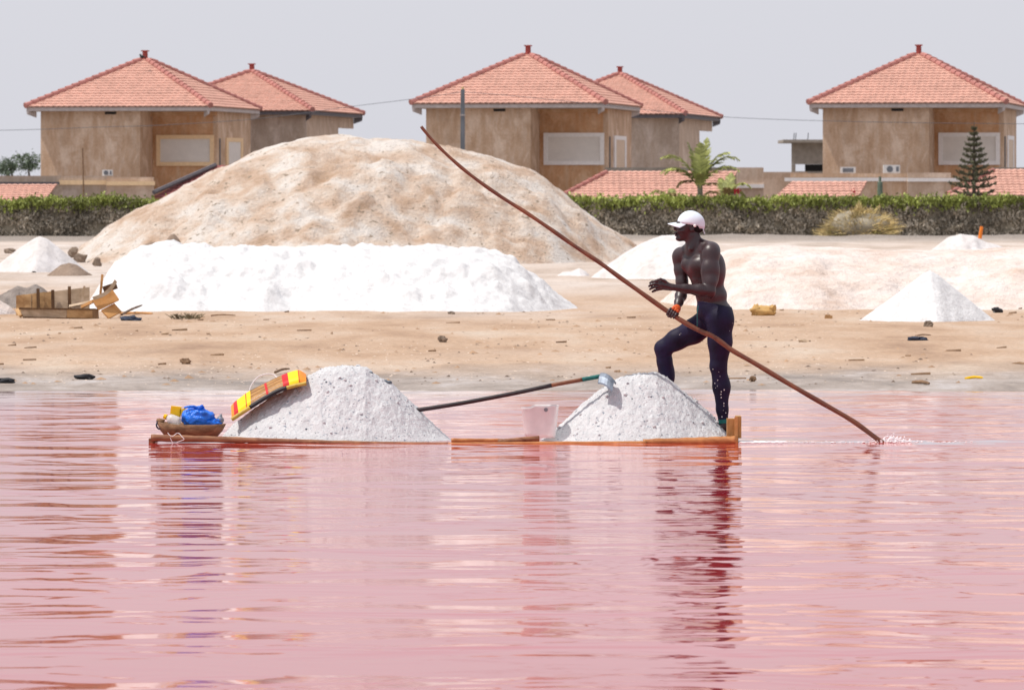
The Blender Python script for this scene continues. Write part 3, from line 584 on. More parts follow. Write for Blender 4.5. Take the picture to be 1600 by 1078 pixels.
def pine(px, ybase, ytop, D, label):
    b = P(px, ybase, D); b.z = .35; ht = P(px, ytop, D).z; root = thing('pine_tree', label, 'conifer', b); z0 = P(px, 300, D).z-.1
    MB(b).tube([b, (b.x, D, (z0+ht)/2), (b.x, D, ht)], [.10, .06, .012], 7).build('trunk', M['bark'], root)
    nt_ = 12; widths = [.86, .88, .80, .70, .60, .52, .46, .38, .30, .22, .15, .08]
    for k in range(nt_):
        z = z0+(ht-z0)*(k/nt_)**.93*.98; w_ = widths[k]; nb = 9; ph = random.random()*6; C, D2, mb = [], [], MB(b)
        for q in range(nb):
            a = ph+2*A_*q/nb+random.uniform(-.2, .2); L = w_*random.uniform(.85, 1.1); up = .10+.05*k/nt_
            pts = [Vector((b.x+math.cos(a)*L*t, D+math.sin(a)*L*t, z+L*up*t*t*1.8-.04*math.sin(A_*t))) for t in (0, .35, .7, 1)]; mb.tube(pts, [.022, .018, .014, .006], 4)
            for _ in range(int(20+85*L)):
                t = random.random()**.8; j = min(int(t*3), 2); pp = pts[j].lerp(pts[j+1], t*3-j); C.append(pp); u = Vector((math.cos(a), math.sin(a), 0)); v = (u*.5+Vector(rng.normal(size=3))*.6+Vector((0, 0, .45))).normalized(); D2.append(v)
        nd = np.array(D2); br = mb.build('branch_tier', M['bark'], root)
        leaves('needles', np.array(C)+nd*.03, .10, .03, M['pineleaf'], br, b, nd, .3)['kind'] = 'stuff'
pine(1522, 306, 190, 206, 'dark tiered conifer standing before the right house window')

def bush(px, ybase, D, wx, hz, label):
    b = P(px, ybase, D); b.z = float(G(D)); root = thing('bush', label, 'bush', b)
    for nm, mt, n, wid in (('twigs', M['bush'], 2600, .022), ('green_twigs', M['bushgreen'], 1500, .03)):
        V, Fc = [], []
        for i in range(n):
            a = random.uniform(0, 2*A_); el = random.uniform(.05, 1.0)*A_/2; rr = random.uniform(.75, 1.05)*(1 if nm == 'twigs' else .8)
            lump = 1+.40*float(pnoise(math.cos(a)*1.8+3, math.sin(a)*1.8, el*1.6))
            tip = Vector((math.cos(a)*math.cos(el)*wx, math.sin(a)*math.cos(el)*wx*.7, math.sin(el)*hz))*rr*lump
            s0 = tip*random.uniform(.35, .75)+Vector((rng.normal(0, .12), rng.normal(0, .12), 0)); tip = tip+Vector((0, 0, -.05))
            mid = s0.lerp(tip, .5)+Vector((rng.normal(0, .05), rng.normal(0, .05), .06)); sdv = Vector(rng.normal(size=3)).normalized()*wid*.5
            k = len(V); V += [s0-sdv, s0+sdv, mid+sdv, mid-sdv, tip+sdv*.4, tip-sdv*.4]; Fc += [(k, k+1, k+2, k+3), (k+3, k+2, k+4, k+5)]
        link(nm, mesh_np(nm, np.array(V), Fc), mt, root)['kind'] = 'stuff'
    MB().ell((0, 0, hz*.28), (wx*.72, wx*.5, hz*.5), 20, 10, .3, 3).build('inner_branches', M['hedgecore'], root, smooth=True)
bush(1343, 368, 190, 1.6, 1.2, 'dry straw coloured bush in front of the right hedge')
def fartree(px, ytop, D, w_, label):
    b = P(px, 330, D); b.z = .3; zt = P(px, ytop, D).z; root = thing('tree', label, 'tree', b, 0, 'distant trees beyond the left garage')
    MB(b).tube([b, (b.x+.1, D, zt*.5), (b.x, D, zt-.3)], [.14, .1, .03], 7).build('trunk', M['bark'], root); C = []
    for k in range(16):
        c = np.array((b.x+rng.normal(0, w_*.42), D+rng.normal(0, w_*.4), zt-abs(rng.normal(0, .65))-.15)); C.append(c+rng.normal(size=(70, 3))*np.array((.2, .2, .13)))
    leaves('crown', np.concatenate(C), .14, .05, M['fartree'], root, b)['kind'] = 'stuff'
fartree(18, 249, 320, .7, 'distant grey green tree at the left edge, the lower one'); fartree(44, 240, 315, .65, 'distant grey green tree closest to the left house wall')

# ------------------------------------------------------------------ shore clutter
def rock(px, py, w_, h_, label, seed, mat=None):
    q = PG(px, py); mb = MB(q); mb.ell(q+Vector((0, 0, h_*.35)), (w_/2, w_*.35, h_*.65), 10, 7, .55, seed); tag(mb.build('stone', mat or M['stone'], smooth=False), label, 'stone', 'stones by the left salt cone')
rk = [(16, 397, .35, .16, 'brown stone at the left edge behind the pale cone'), (116, 403, .32, .28, 'upright brown stone touching the right flank of the pale cone'), (125, 409, .38, .2, 'dark stone just right of the pale cone, leaning low'), (135, 405, .5, .27, 'largest rounded stone right of the pale cone'),
      (160, 405, .5, .28, 'rounded stone alone in the middle of the stone row'), (187, 407, .52, .3, 'rightmost stone close to the white heap'), (152, 415, .22, .2, 'small dark stone nearest the camera below the row'), (197, 399, .3, .18, 'small far stone behind the rightmost stone')]
for i, r_ in enumerate(rk): rock(*r_, 11+i*3)
def litter(name, px, py, w_, h_, mat, label, cat, seed=0, ang=0):
    q = PG(px, py); mb = MB(q); rr = random.Random(seed+int(px))
    Mr = Matrix.Rotation(ang, 3, 'Z')
    mb.ell(q+Vector((0, 0, h_*.35)), (w_/2, w_*.28, h_*.6), 12, 6, .9, seed+int(px) % 17, Mr); mb.ell(q+Vector((w_*.28, -.02, h_*.3)), (w_*.3, w_*.2, h_*.4), 9, 6, .9, seed+5, Mr)
    tag(mb.build(name, mat), label, cat)
litter('cloth_rag', 204, 501, .28, .07, M['cloth'], 'crumpled blue black rag beside the broken crate', 'rag', 2)
litter('cloth_rag', 1434, 534, .24, .07, M['cloth'], 'blue black rag lying on the sand below the right white cone', 'rag', 4)
litter('cloth_rag', 131, 591, .22, .05, M['black'], 'small black rag at the wet shoreline left', 'rag', 6)
litter('cloth_rag', 4, 599, .24, .06, M['black'], 'black rag at the shoreline cut by the left edge', 'rag', 8)
litter('dirt_clod', 289, 568, .12, .06, M['stick'], 'brown clod on the damp sand left of centre', 'clod', 1)
litter('dirt_clod', 691, 534, .12, .08, M['stone'], 'brown clod on open sand below the white heap end', 'clod', 3)
litter('dirt_clod', 705, 492, .1, .06, M['stone'], 'small brown clod touching the foot of the long white heap', 'clod', 3)
litter('wood_block', 1256, 536, .13, .05, M['crategrey'], 'small pale wood scrap on sand right of the man', 'wood scrap', 5)
litter('wood_block', 1176, 594, .07, .05, M['stick'], 'tiny dark wood chunk on wet sand right of the man', 'wood scrap', 5)
litter('cloth_rag', 1558, 488, .16, .08, M['black'], 'little black rag at the right foot of the white cone', 'rag', 9)
litter('cloth_rag', 82, 368, .3, .16, M['yellow'], 'small bright yellow scrap in front of the left hedge', 'scrap', 2)
litter('cloth_rag', 1450, 512, .12, .1, M['stone'], 'little dark scrap in front of the right white cone', 'scrap', 7)
q = PG(1193, 493); root = thing('sack', 'slumped tan sack at the foot of the pinkish bank right of the man', 'sack', q)
sk = MB(q); sk.ell(q+Vector((0, 0, .06)), (.175, .12, .085), 22, 12, .45, 6); sk.ell(q+Vector((-.11, -.02, .075)), (.085, .09, .085), 14, 9, .6, 5); sk.build('sack_body', M['sack'], root, smooth=True)
sk = MB(q); sk.ell(q+Vector((.12, -.01, .085)), (.07, .085, .07), 12, 8, .9, 8); sk.build('sack_mouth', M['sack'], root, smooth=False)
q = PG(1294, 498); tag(MB(q).box((q.x-.05, q.y-.04, q.z), (q.x+.06, q.y+.04, q.z+.045)).box((q.x-.04, q.y-.03, q.z+.045), (q.x+.03, q.y+.03, q.z+.06)).build('wood_block', M['crate']), 'small brown wood block right of the tan sack', 'wood block')
def stick(px0, py0, px1, py1, r_, mat, label, lift=.02, bend=.02):
    a, b = PG(px0, py0), PG(px1, py1); a.z += lift*.5; b.z += lift; m = a.lerp(b, .5)+Vector((0, bend, bend*.6)); tag(MB(a).tube(cr([a, m, b], 4), [r_, r_*.9, r_, r_*.9, r_, r_*.85, r_*.9, r_*.7, r_*.5], 6).build('stick', mat), label, 'stick')
stick(1508, 593, 1536, 593, .017, M['yellow'], 'short bright yellow stick on the wet sand at right'); stick(1427, 599, 1452, 602, .022, M['stick'], 'short brown branch on the wet sand right of the pole')
stick(1582, 571, 1604, 572, .02, M['stick'], 'brown branch on the sand at the right edge'); stick(430, 583, 452, 579, .015, M['stick'], 'thin dark branch just above the striped basket top')
stick(188, 491, 238, 492, .022, M['crateorange'], 'orange stick lying right of the broken crate'); stick(190, 497, 222, 487, .018, M['darkwood'], 'dark stick leaning right of the broken crate', .1)
stick(330, 494, 368, 495, .012, M['stick'], 'thin twig at the foot of the white heap left of centre'); stick(1430, 526, 1455, 526, .01, M['stick'], 'thin twig above the blue black rag at right')
q = PG(290, 498); root = thing('dry_plant', 'small dry plant tuft at the foot of the long white heap', 'dry plant', q)
mb = MB(q)
for i in range(60):
    a = random.uniform(0, 2*A_); s = q+Vector((random.uniform(-.2, .2), random.uniform(-.06, .06), 0)); mb.tube([s, s+Vector((math.cos(a)*.05, math.sin(a)*.04, random.uniform(.02, .06))), s+Vector((math.cos(a)*.11, math.sin(a)*.07, random.uniform(.01, .09)))], [.007, .006, .003], 4)
mb.build('twigs', simple('dry_plant_twig', (.16, .13, .08), .9, .4, 8), root)
q = P(1533, 372, 150); tag(MB(q).tube([P(1531, 373, 150), P(1534, 354, 150)], [.055, .045], 8).build('marker_stick', M['orange']), 'orange marker stick standing behind the small far heap', 'marker stick')
# countless shells, pebbles and scraps on the beach
def scatter(name, n, mat, smin, smax, label, seed):
    r2 = np.random.default_rng(seed); D = 56.5+(r2.random(n)**1.2)*27; X = r2.uniform(-1, 1, n)*(D*.11+.6); S = r2.uniform(smin, smax, n)
    base = np.array([(0, 0, 1), (1, 0, 0), (0, 1, 0), (-1, 0, 0), (0, -1, 0)], float); fc = np.array([(0, 1, 2), (0, 2, 3), (0, 3, 4), (0, 4, 1)])
    V = base[None]*S[:, None, None]*r2.uniform(.5, 1.4, (n, 5, 1))*np.array((1.5, 1.1, .75)); V = V+np.stack([X, D, G(D)-.004], -1)[:, None]
    Fc = (fc[None]+(np.arange(n)*5)[:, None, None]).reshape(-1, 3)
    tag(link(name, mesh_np(name, V.reshape(-1, 3), Fc), mat), label, 'pebbles', kind='stuff')
scatter('shell_bits', 2200, simple('pale_shell', (.60, .49, .40), .7, .2, 3), .005, .012, 'pale shell and salt bits strewn over the beach', 1)
scatter('dark_bits', 900, simple('dark_bit', (.14, .10, .075), .9, .4, 3), .006, .02, 'dark bits of wood and gravel strewn over the beach', 2)
scatter('clods', 240, simple('sand_clod', (.34, .22, .14), .9, .3, 3), .018, .04, 'sandy clods strewn over the beach', 5)

def straws(n, seed):
    r2 = np.random.default_rng(seed); V, Fc = [], []
    for i in range(n):
        D = 57.5+r2.random()**1.1*27; x = r2.uniform(-1, 1)*(D*.1+.5); a = r2.normal(0, .5); ln = r2.uniform(.02, .11); z = float(G(D))+.006; d = Vector((math.cos(a), math.sin(a), 0))*ln; sd_ = Vector((-math.sin(a), math.cos(a), 0))*.005; c = Vector((x, D, z)); k = len(V)
        V += [c-d-sd_, c-d+sd_, c+d+sd_*.5, c+d-sd_*.5, c-d+Vector((0, 0, .016)), c+d+Vector((0, 0, .012+.02*r2.random()))]; Fc += [(k, k+3, k+5), (k, k+5, k+4), (k+1, k+4, k+5), (k+1, k+5, k+2)]
    tag(link('straw_litter', mesh_np('straw_litter', np.array(V), np.array(Fc)), M['stick']), 'short dry straws and splinters strewn over the beach', 'litter', kind='stuff')
straws(48, 6)

# ------------------------------------------------------------------ broken wooden crate on the beach
Dc = ground_D(498); oc = PG(105, 498); root = thing('broken_crate', 'broken brown wooden crate with its end boards burst open on the sand at left', 'crate', oc)
def bd(name, a, b, w_, t, mat, up=(0, -1, 0), nseg=1, bend=0): MB(oc).plank(a, b, w_, t, up, nseg, bend).build(name, mat, root)
Db = Dc+.55
xs = [25, 38, 49, 59, 70, 84, 106, 126, 140]
for i in range(len(xs)-1):
    a, b = xs[i]+.12, xs[i+1]-.12; tl = 462-(a-25)*.115; trr = 462-(b-25)*.115; m = MB(oc); p0, p1, p2, p3 = P(a, 493, Db), P(b, 493, Db), P(b, trr-random.uniform(0, 1), Db+.06), P(a, tl, Db+.06); dy = Vector((0, .025, 0)); jy = Vector((0, random.uniform(-.008, .008), 0))
    m.add([p+jy for p in (p0, p1, p2, p3)]+[p+dy+jy for p in (p0, p1, p2, p3)], [(0, 1, 2, 3), (7, 6, 5, 4), (0, 4, 5, 1), (1, 5, 6, 2), (2, 6, 7, 3), (3, 7, 4, 0)]).build('back_board', M['crate'] if i < 5 else M['crategrey'], root)
for x, yt in ((60, 451), (83, 453), (109, 447.5)): bd('batten', P(x, 492, Db-.03), P(x-.6, yt, Db), .045, .035, M['darkwood'])
bd('batten', P(126, 484, Db-.1), P(132, 447, Db-.06), .03, .03, M['crategrey'])
bd('front_board', P(33, 488.5, Dc+.0), P(104, 490.5, Dc-.03), .125, .03, M['crategrey']); bd('front_board', P(104.6, 490.5, Dc-.03), P(152, 491, Dc-.03), .14, .032, M['crate'])
bd('bottom_rail', P(36, 496.5, Dc-.03), P(152, 499, Dc-.06), .03, .03, M['darkwood']); bd('top_rail', P(30, 482, Dc-.02), P(150, 483.5, Dc-.04), .025, .035, M['darkwood'])
bd('end_post', P(27, 484, Dc+.1), P(33, 494, Dc-.03), .05, .04, M['crate']); bd('end_post', P(149, 483, Dc-.05), P(150, 500, Dc-.07), .085, .045, M['darkwood'])
bd('bottom_board', P(40, 494, Dc+.25), P(148, 495, Dc+.25), .02, .5, M['darkwood'])
bd('end_board', P(149, 477, Dc-.1), P(181, 461, Dc+.05), .185, .03, M['crateorange'], (-.2, -1, .25)); bd('end_board', P(164, 491.5, Dc-.13), P(184, 481, Dc+.02), .175, .03, M['crateorange'], (-.2, -1, .3))
bd('end_board', P(162, 453, Dc+.12), P(182, 446, Dc+.22), .10, .03, M['darkwood'])
bd('loose_plank', P(146, 466.5, Dc-.14), P(181, 439, Dc+.0), .055, .03, M['crategrey'], (0, -1, 0), 8, .05)
bd('upright_stick', P(157, 460, Dc+.2), P(160, 429, Dc+.25), .035, .03, M['crateorange'])
bd('loose_plank', P(108, 479, Dc+.15), P(146, 471, Dc+.1), .06, .02, M['crategrey'], (0, -.6, 1)); bd('loose_plank', P(127, 480, Dc+.05), P(147, 470, Dc), .05, .02, M['crateorange'], (0, -.8, .6))

# ------------------------------------------------------------------ raft and its load
Dn = 43.72; oR = Vector((-.5, 44.25, 0)); raft = thing('raft', 'low flat wooden raft carrying two salt piles across the pink water', 'raft', oR)
def log(name, pts, rads, mat, n=10):
    m = MB(oR); m.tube(pts, rads, n); m.build(name, mat, raft, smooth=True)
def rough_log(name, pts, r0, r1, mat, seed):
    q = cr(pts, 12); m = len(q); rr = [(r0+(r1-r0)*i/(m-1))*(1+.16*float(pnoise(i*.33, seed))+.05*math.sin(i*1.9)) for i in range(m)]; log(name, q, rr, mat)
rough_log('side_log', [P(236, 684, Dn), P(330, 686, Dn), P(430, 689, Dn), P(560, 692.5, Dn), P(702, 694, Dn)], .030, .016, M['logred'], 2)
rough_log('side_log', [P(705, 688, Dn+.05), P(782, 688, Dn+.05)], .018, .016, M['logorange'], 7)
rough_log('side_log', [P(778, 690, Dn+.03), P(800, 688.5, Dn+.03), P(842, 685, Dn+.08)], .022, .024, M['logred'], 9)
rough_log('side_log', [P(700, 694, Dn-.02), P(860, 693, Dn-.02), P(1010, 692.5, Dn-.02)], .016, .02, M['logorange'], 4)
rough_log('side_log', [P(1005, 691, Dn), P(1080, 689.5, Dn), P(1149, 688, Dn)], .028, .038, M['logorange'], 12)
rough_log('side_log', [P(236, 689, Dn)+Vector((0, 1.15, -.03)), P(700, 694, Dn)+Vector((0, 1.15, -.035)), P(1149, 690, Dn)+Vector((0, 1.15, -.03))], .026, .026, M['logred'], 15)
for i in range(7):
    y0 = 43.79+i*.15; MB(oR).plank((P(240+random.uniform(-3, 12), 684, 44).x, y0+.07, -.032), (P(1146, 684, 44).x, y0+.07, -.032), .142, .03, (0, 0, 1)).build('deck_board', M['logred'], raft)
MB(oR).plank(P(237, 689, 43.75), P(237, 689, 43.75)+Vector((0, 1.1, -.02)), .05, .04, (0, 0, 1)).build('end_beam', M['logred'], raft)
# stern boards at the right end
xr = P(1146, 690, 44).x; zt_ = P(1146, 650, 44).z
MB(oR).box((P(1136, 0, 43.85).x, 43.82, -.04), (P(1149, 0, 43.85).x, 43.95, P(0, 654, 43.85).z)).build('stern_block', M['timber'], raft)
MB(oR).box((P(1149.6, 0, 43.9).x, 43.84, P(0, 684, 43.9).z), (P(1158, 0, 43.9).x, 44.02, P(0, 650, 43.9).z)).build('stern_block', M['timber'], raft)
MB(oR).box((P(1147, 0, 43.9).x, 43.80, -.05), (P(1152, 0, 43.9).x, 43.83, P(0, 650.5, 43.9).z)).build('stern_post', M['crateorange'], raft)
MB(oR).box((P(1148, 0, 44).x, 44.03, -.05), (P(1154, 0, 44).x, 44.86, .10)).build('stern_board', M['timber'], raft)
lp = [P(262+i*3.2, 676+4*math.sin(i*.9)+i*.9, Dn-.055-.012*math.sin(i)) for i in range(9)]; MB(oR).tube(cr(lp+[P(281, 689, Dn-.05), P(271, 692, Dn-.06), P(266, 684, Dn-.06)], 4), .0028, 5).build('string', M['string'], raft)

def raftpile(label, ridge): return heap('salt_pile', label, ridge, 44.3, .56, .52, M['raftsalt'], .012, 5, .22, .0085, base=.0, cat='salt pile', pw=.4, group='salt piles on the raft', fine=.0075, skirt=.02, lump=(.018, 17), wn=.03, crest=.75)
_rp = raftpile
def raftpile(label, ridge, seed, dark):
    """pile plus loose clumps and grains lying on its flanks"""
    o = _rp(label, ridge); vs_ = o.data.vertices; n = len(vs_); rr = random.Random(seed)
    for nm, cnt, mt, r0, r1 in (('salt_clumps', 130, M['raftsalt'], .005, .017), ('dark_grains', 34, M['darkgrain'], .003, .008)):
        mb = MB()
        for _ in range(cnt):
            v = vs_[rr.randrange(n)].co
            if v.z < .02: continue
            r_ = r0+(r1-r0)*rr.random()**3; mb.ell(v+Vector((0, 0, r_*.3)), (r_*rr.uniform(.8, 1.5), r_, r_*rr.uniform(.6, 1)), 7, 5, .5, rr.randrange(99))
        if nm == 'dark_grains':
            for x, y, r_ in dark: q = P(x, y, 44.27)-o.location; mb.ell(q, (r_*1.4, r_, r_*.8), 9, 6, .6, int(x))
        mb.build(nm, mt, o)['kind'] = 'stuff'
    return o
M['darkgrain'] = simple('dark_salt_grain', (.13, .16, .19), .5, .4, 30)
raftpile('grey white salt pile on the raft with the striped basket lying on it', [(330, 692), (344, 685), (356, 672), (366, 662), (380, 651), (392, 642), (418, 624), (446, 608), (472, 594), (493, 580), (503, 574), (530, 572.5), (572, 573), (580, 580), (590, 588), (612, 598), (640, 625), (670, 655), (690, 674), (704, 686), (712, 692)], 3, [(577, 583, .02), (602, 596, .018), (607, 598, .022), (583, 590, .012)])
raftpile('grey white salt pile on the raft in front of the man', [(836, 692), (850, 684), (880, 660), (910, 630), (940, 606), (965, 591), (1000, 582), (1026, 581), (1045, 592), (1070, 613), (1095, 634), (1115, 651), (1134, 672), (1145, 692)], 9, [(1096, 640, .014), (990, 597, .013), (1017, 596, .012), (940, 615, .01)])

# striped basket
Q = lambda x, y, D: P(220+x*.175, 560+y*.175, D)
topz = [(805, 425), (840, 385), (880, 355), (970, 290), (1100, 225), (1220, 165), (1300, 132), (1370, 110), (1420, 106), (1475, 140)]
botz = [(812, 545), (850, 520), (905, 483), (975, 438), (1125, 345), (1240, 285), (1320, 258), (1390, 240), (1430, 232), (1478, 222)]
ob = Q(1100, 400, 44.2); bk = thing('basket', 'curved basket with red and yellow bands lying on the left salt pile', 'basket', ob)
def strip(mb, i0, i1, v0, v1, proud, nn=20):
    """shell patch of the basket side between stations i0..i1 and heights v0..v1, bulging to the camera"""
    tp = cr([Vector((a, b, 0)) for a, b in topz], 8); bt = cr([Vector((a, b, 0)) for a, b in botz], 8); L = len(tp)-1
    vs, fs = [], []; m = 6
    for i in range(nn+1):
        k = (i0+(i1-i0)*i/nn)*L; j = min(int(k), L-1); t_ = tp[j].lerp(tp[j+1], k-j); b_ = bt[j].lerp(bt[j+1], k-j)
        for s in (0, 1):
            for q in range(m+1):
                v = v0+(v1-v0)*q/m; c = b_.lerp(t_, v); D = 44.10+.19*v**1.6-proud-.03*math.sin(A_*v)+(.012 if s else 0); vs.append(Q(c.x, c.y, D))
    W_ = 2*(m+1)
    for i in range(nn):
        for q in range(m):
            fs.append((i*W_+q, (i+1)*W_+q, (i+1)*W_+q+1, i*W_+q+1)); fs.append((i*W_+m+1+q, i*W_+m+2+q, (i+1)*W_+m+2+q, (i+1)*W_+m+1+q))
        fs.append((i*W_, i*W_+m+1, (i+1)*W_+m+1, (i+1)*W_)); fs.append((i*W_+m, (i+1)*W_+m, (i+1)*W_+2*m+1, i*W_+2*m+1))
    for i in (0, nn):
        for q in range(m): fs.append((i*W_+q, i*W_+q+1, i*W_+m+2+q, i*W_+m+1+q))
    mb.add(vs, fs)
for k in range(5):
    m = MB(ob); strip(m, .22, .80, k*.2+.012, k*.2+.188, .002+.003*(k % 2)); m.build('bamboo_slat', M['bamboo'], bk)
for nm, a, b, mt, pr in (('end_cap', .0, .075, 'bandorange', .004), ('red_band', .075, .165, 'bandred', .008), ('yellow_band', .165, .34, 'bandyellow', .008), ('cord', .292, .30, 'bandred', .013), ('cord', .445, .462, 'bandred', .012), ('red_band', .60, .68, 'bandred', .009), ('yellow_band', .68, .85, 'bandyellow', .009), ('cord', .845, .86, 'bandred', .014), ('end_cap', .85, 1.0, 'bandorange', .005)):
    m = MB(ob); strip(m, a, b, 0, 1, pr); m.build(nm, M[mt], bk)
rim = cr([Q(a, b, 44.075) for a, b in botz], 8)
for nm, i0, i1, mt, r_ in (('rim', 0, 24, 'rimyellow', .017), ('handle_grip', 24, 46, 'black', .017), ('rim', 46, 72, 'rimyellow', .016)): MB(ob).tube(rim[i0:i1+1], r_, 8).build(nm, M[mt], bk, smooth=True)
# far side and floor of the basket
fl = MB(ob); tp = cr([Q(a, b, 44.29) for a, b in topz], 4); tb_ = [p+Vector((0, .16, -.05)) for p in tp]; n_ = len(tp)
fl.add(tp+tb_+[p+Vector((0, 0, -.012)) for p in tp]+[p+Vector((0, 0, -.012)) for p in tb_], [(i, i+1, n_+i+1, n_+i) for i in range(n_-1)]+[(2*n_+i, 3*n_+i, 3*n_+i+1, 2*n_+i+1) for i in range(n_-1)]); fl.build('basket_floor', M['bamboo'], bk)
MB(ob).tube(cr([Q(970, 285, 44.26), Q(995, 225, 44.28), Q(1050, 165, 44.3), Q(1120, 140, 44.3), Q(1185, 145, 44.3), Q(1215, 170, 44.28)], 6), .005, 5).build('wire_handle', M['string'], bk)

# wooden bowl with bag, bottle, cartons
cbx = Q(450, 655, 44.0); cbx.z = .035; bowl = thing('bowl', 'shallow wooden bowl on the left end of the raft holding a blue bag', 'bowl', cbx)
mb = MB(cbx); nu = 28; vs, fs = [], []
for j, (fr, z) in enumerate(((.40, -.015), (.74, .0), (.90, .05), (1.0, .106), (.94, .108), (.84, .06), (.5, .022))):
    for i in range(nu):
        a = 2*A_*i/nu; k = 1+.02*math.sin(5*a); tilt = .018*max(0, -math.cos(a))**2*(z/.1)
        vs.append(cbx+Vector((math.cos(a)*.285*fr*k, math.sin(a)*.2*fr, z+tilt)))
for j in range(6):
    for i in range(nu): fs.append((j*nu+i, j*nu+(i+1) % nu, (j+1)*nu+(i+1) % nu, (j+1)*nu+i))
fs += [tuple(range(nu-1, -1, -1)), tuple(6*nu+i for i in range(nu))]
mb.add(vs, fs); mb.build('bowl_shell', M['bowl'], bowl, smooth=True)
MB(cbx).tube([Q(205, 575, 43.98), Q(160, 555, 43.98), Q(140, 550, 43.98)], [.03, .022, .014], 7).build('bowl_handle', M['bowl'], bowl, smooth=True)
MB(cbx).tube(cr([Q(152, 560, 43.965), Q(140, 600, 43.96), Q(165, 630, 43.96), Q(185, 600, 43.96), Q(165, 575, 43.96)], 4), .007, 5).build('rag_tie', M['cloth'], bowl)
ob2 = Q(510, 590, 44.0); bag = thing('plastic_bag', 'knotted blue plastic bag in the wooden bowl', 'plastic bag', ob2)
def crumple(c, r, seed, amp=.22):
    nu, nv = 44, 26; vs, fs = [], []
    for j in range(nv+1):
        th = A_*j/nv
        for i in range(nu):
            ph = 2*A_*i/nu; d = Vector((math.sin(th)*math.cos(ph), math.sin(th)*math.sin(ph), math.cos(th))); n1 = float(fbm(d.x*2.2+seed, d.y*2.2, d.z*1.8, 3)); cre = abs(float(pnoise(d.x*5+seed, d.y*5, d.z*2.5)))
            k = 1+amp*n1-.16*cre; vs.append(c+Vector((d.x*r[0]*k, d.y*r[1]*k, d.z*r[2]*k)))
    for j in range(nv):
        for i in range(nu): fs.append((j*nu+i, (j+1)*nu+i, (j+1)*nu+(i+1) % nu, j*nu+(i+1) % nu))
    return vs, fs
mb = MB(ob2); mb.add(*crumple(Q(510, 530, 44.0), (.135, .12, .092), 2)); mb.add(*crumple(Q(600, 575, 44.0), (.11, .1, .05), 5)); mb.build('bag_body', M['bluebag'], bag, smooth=True)
mb = MB(ob2); mb.tube(cr([Q(520, 455, 43.98), Q(480, 432, 43.96), Q(430, 430, 43.95), Q(385, 440, 43.95)], 5), [.03]*4+[.024]*4+[.02]*4+[.017]*3+[.006], 8, flat=.5); mb.tube(cr([Q(510, 460, 43.97), Q(530, 435, 43.97), Q(545, 428, 43.98), Q(560, 445, 43.99)], 5), [.028]*6+[.02]*5+[.014]*4+[.006], 8, flat=.6); mb.build('bag_knot', M['bluebag'], bag, smooth=True)
b0, b1 = Q(330, 565, 43.92), Q(232, 525, 43.95); ob3 = b0; bt_ = thing('plastic_bottle', 'clear plastic bottle with a yellow cap lying in the bowl', 'bottle', ob3)
MB(ob3).tube([b0.lerp(b1, t) for t in (-.15, 0, .5, .75, .92, 1)], [.034, .042, .042, .038, .018, .014], 14).build('bottle_body', M['bottle'], bt_, smooth=True); MB(ob3).tube([b0.lerp(b1, 1.02), b0.lerp(b1, 1.24)], .021, 10).build('bottle_cap', M['yellow'], bt_)
for (x, y, w_, h_, a, lab) in ((312, 478, .085, .095, .12, 'yellow carton sticking out of the bowl behind the bottle'), (385, 495, .05, .085, -.35, 'narrow yellow carton leaning against the blue bag')):
    c = Q(x, y, 44.06); Mr = Matrix.Translation(c) @ Matrix.Rotation(a, 4, 'Y'); m = MB(c); m.box((-w_/2, -.03, -h_*.8), (w_/2, .03, h_/2), Mr); m.box((-w_/2+.008, -.034, -h_*.7), (w_/2-.008, -.0305, h_/2-.01), Mr); tag(m.build('carton', M['yellow']), lab, 'carton')
c = Q(712, 550, 44.02); m = MB(c); m.ell(c, (.03, .03, .035), 10, 8, .3, 2); m.tube([c, c+Vector((.004, 0, .05))], [.014, .01], 7); tag(m.build('small_flask', simple('grey_flask', (.2, .22, .26), .4), smooth=True), 'little grey flask at the right rim of the bowl', 'flask')

# milky plastic tub between the piles
ot = P(844, 690, 44.1); ot.z = .025; tub = thing('plastic_tub', 'milky translucent plastic tub standing between the two salt piles', 'tub', ot)
mb = MB(ot); nu = 24; vs, fs = [], []
for j, (z, r_) in enumerate(((0, .125), (.04, .132), (.255, .152), (.268, .158), (.268, .150), (.05, .127), (.012, .12))):
    for i in range(nu): a = 2*A_*i/nu; q_ = 3.2; ca, sa = math.cos(a), math.sin(a); k = (abs(ca)**q_+abs(sa)**q_)**(-1/q_); vs.append(ot+Vector((ca*r_*k, sa*r_*.8*k, z*(1-.07*(ca < -.4)*(z > .2)))))
for j in range(6):
    for i in range(nu): fs.append((j*nu+i, j*nu+(i+1) % nu, (j+1)*nu+(i+1) % nu, (j+1)*nu+i))
fs += [tuple(range(nu-1, -1, -1)), tuple(6*nu+i for i in range(nu))]
mb.add(vs, fs); mb.build('tub_shell', M['plastic'], tub, smooth=True)
c = P(853, 640, 43.96); MB(ot).tube([c, c+Vector((0, -.015, 0))], .017, 10).build('tub_knob', M['greypole'], tub)

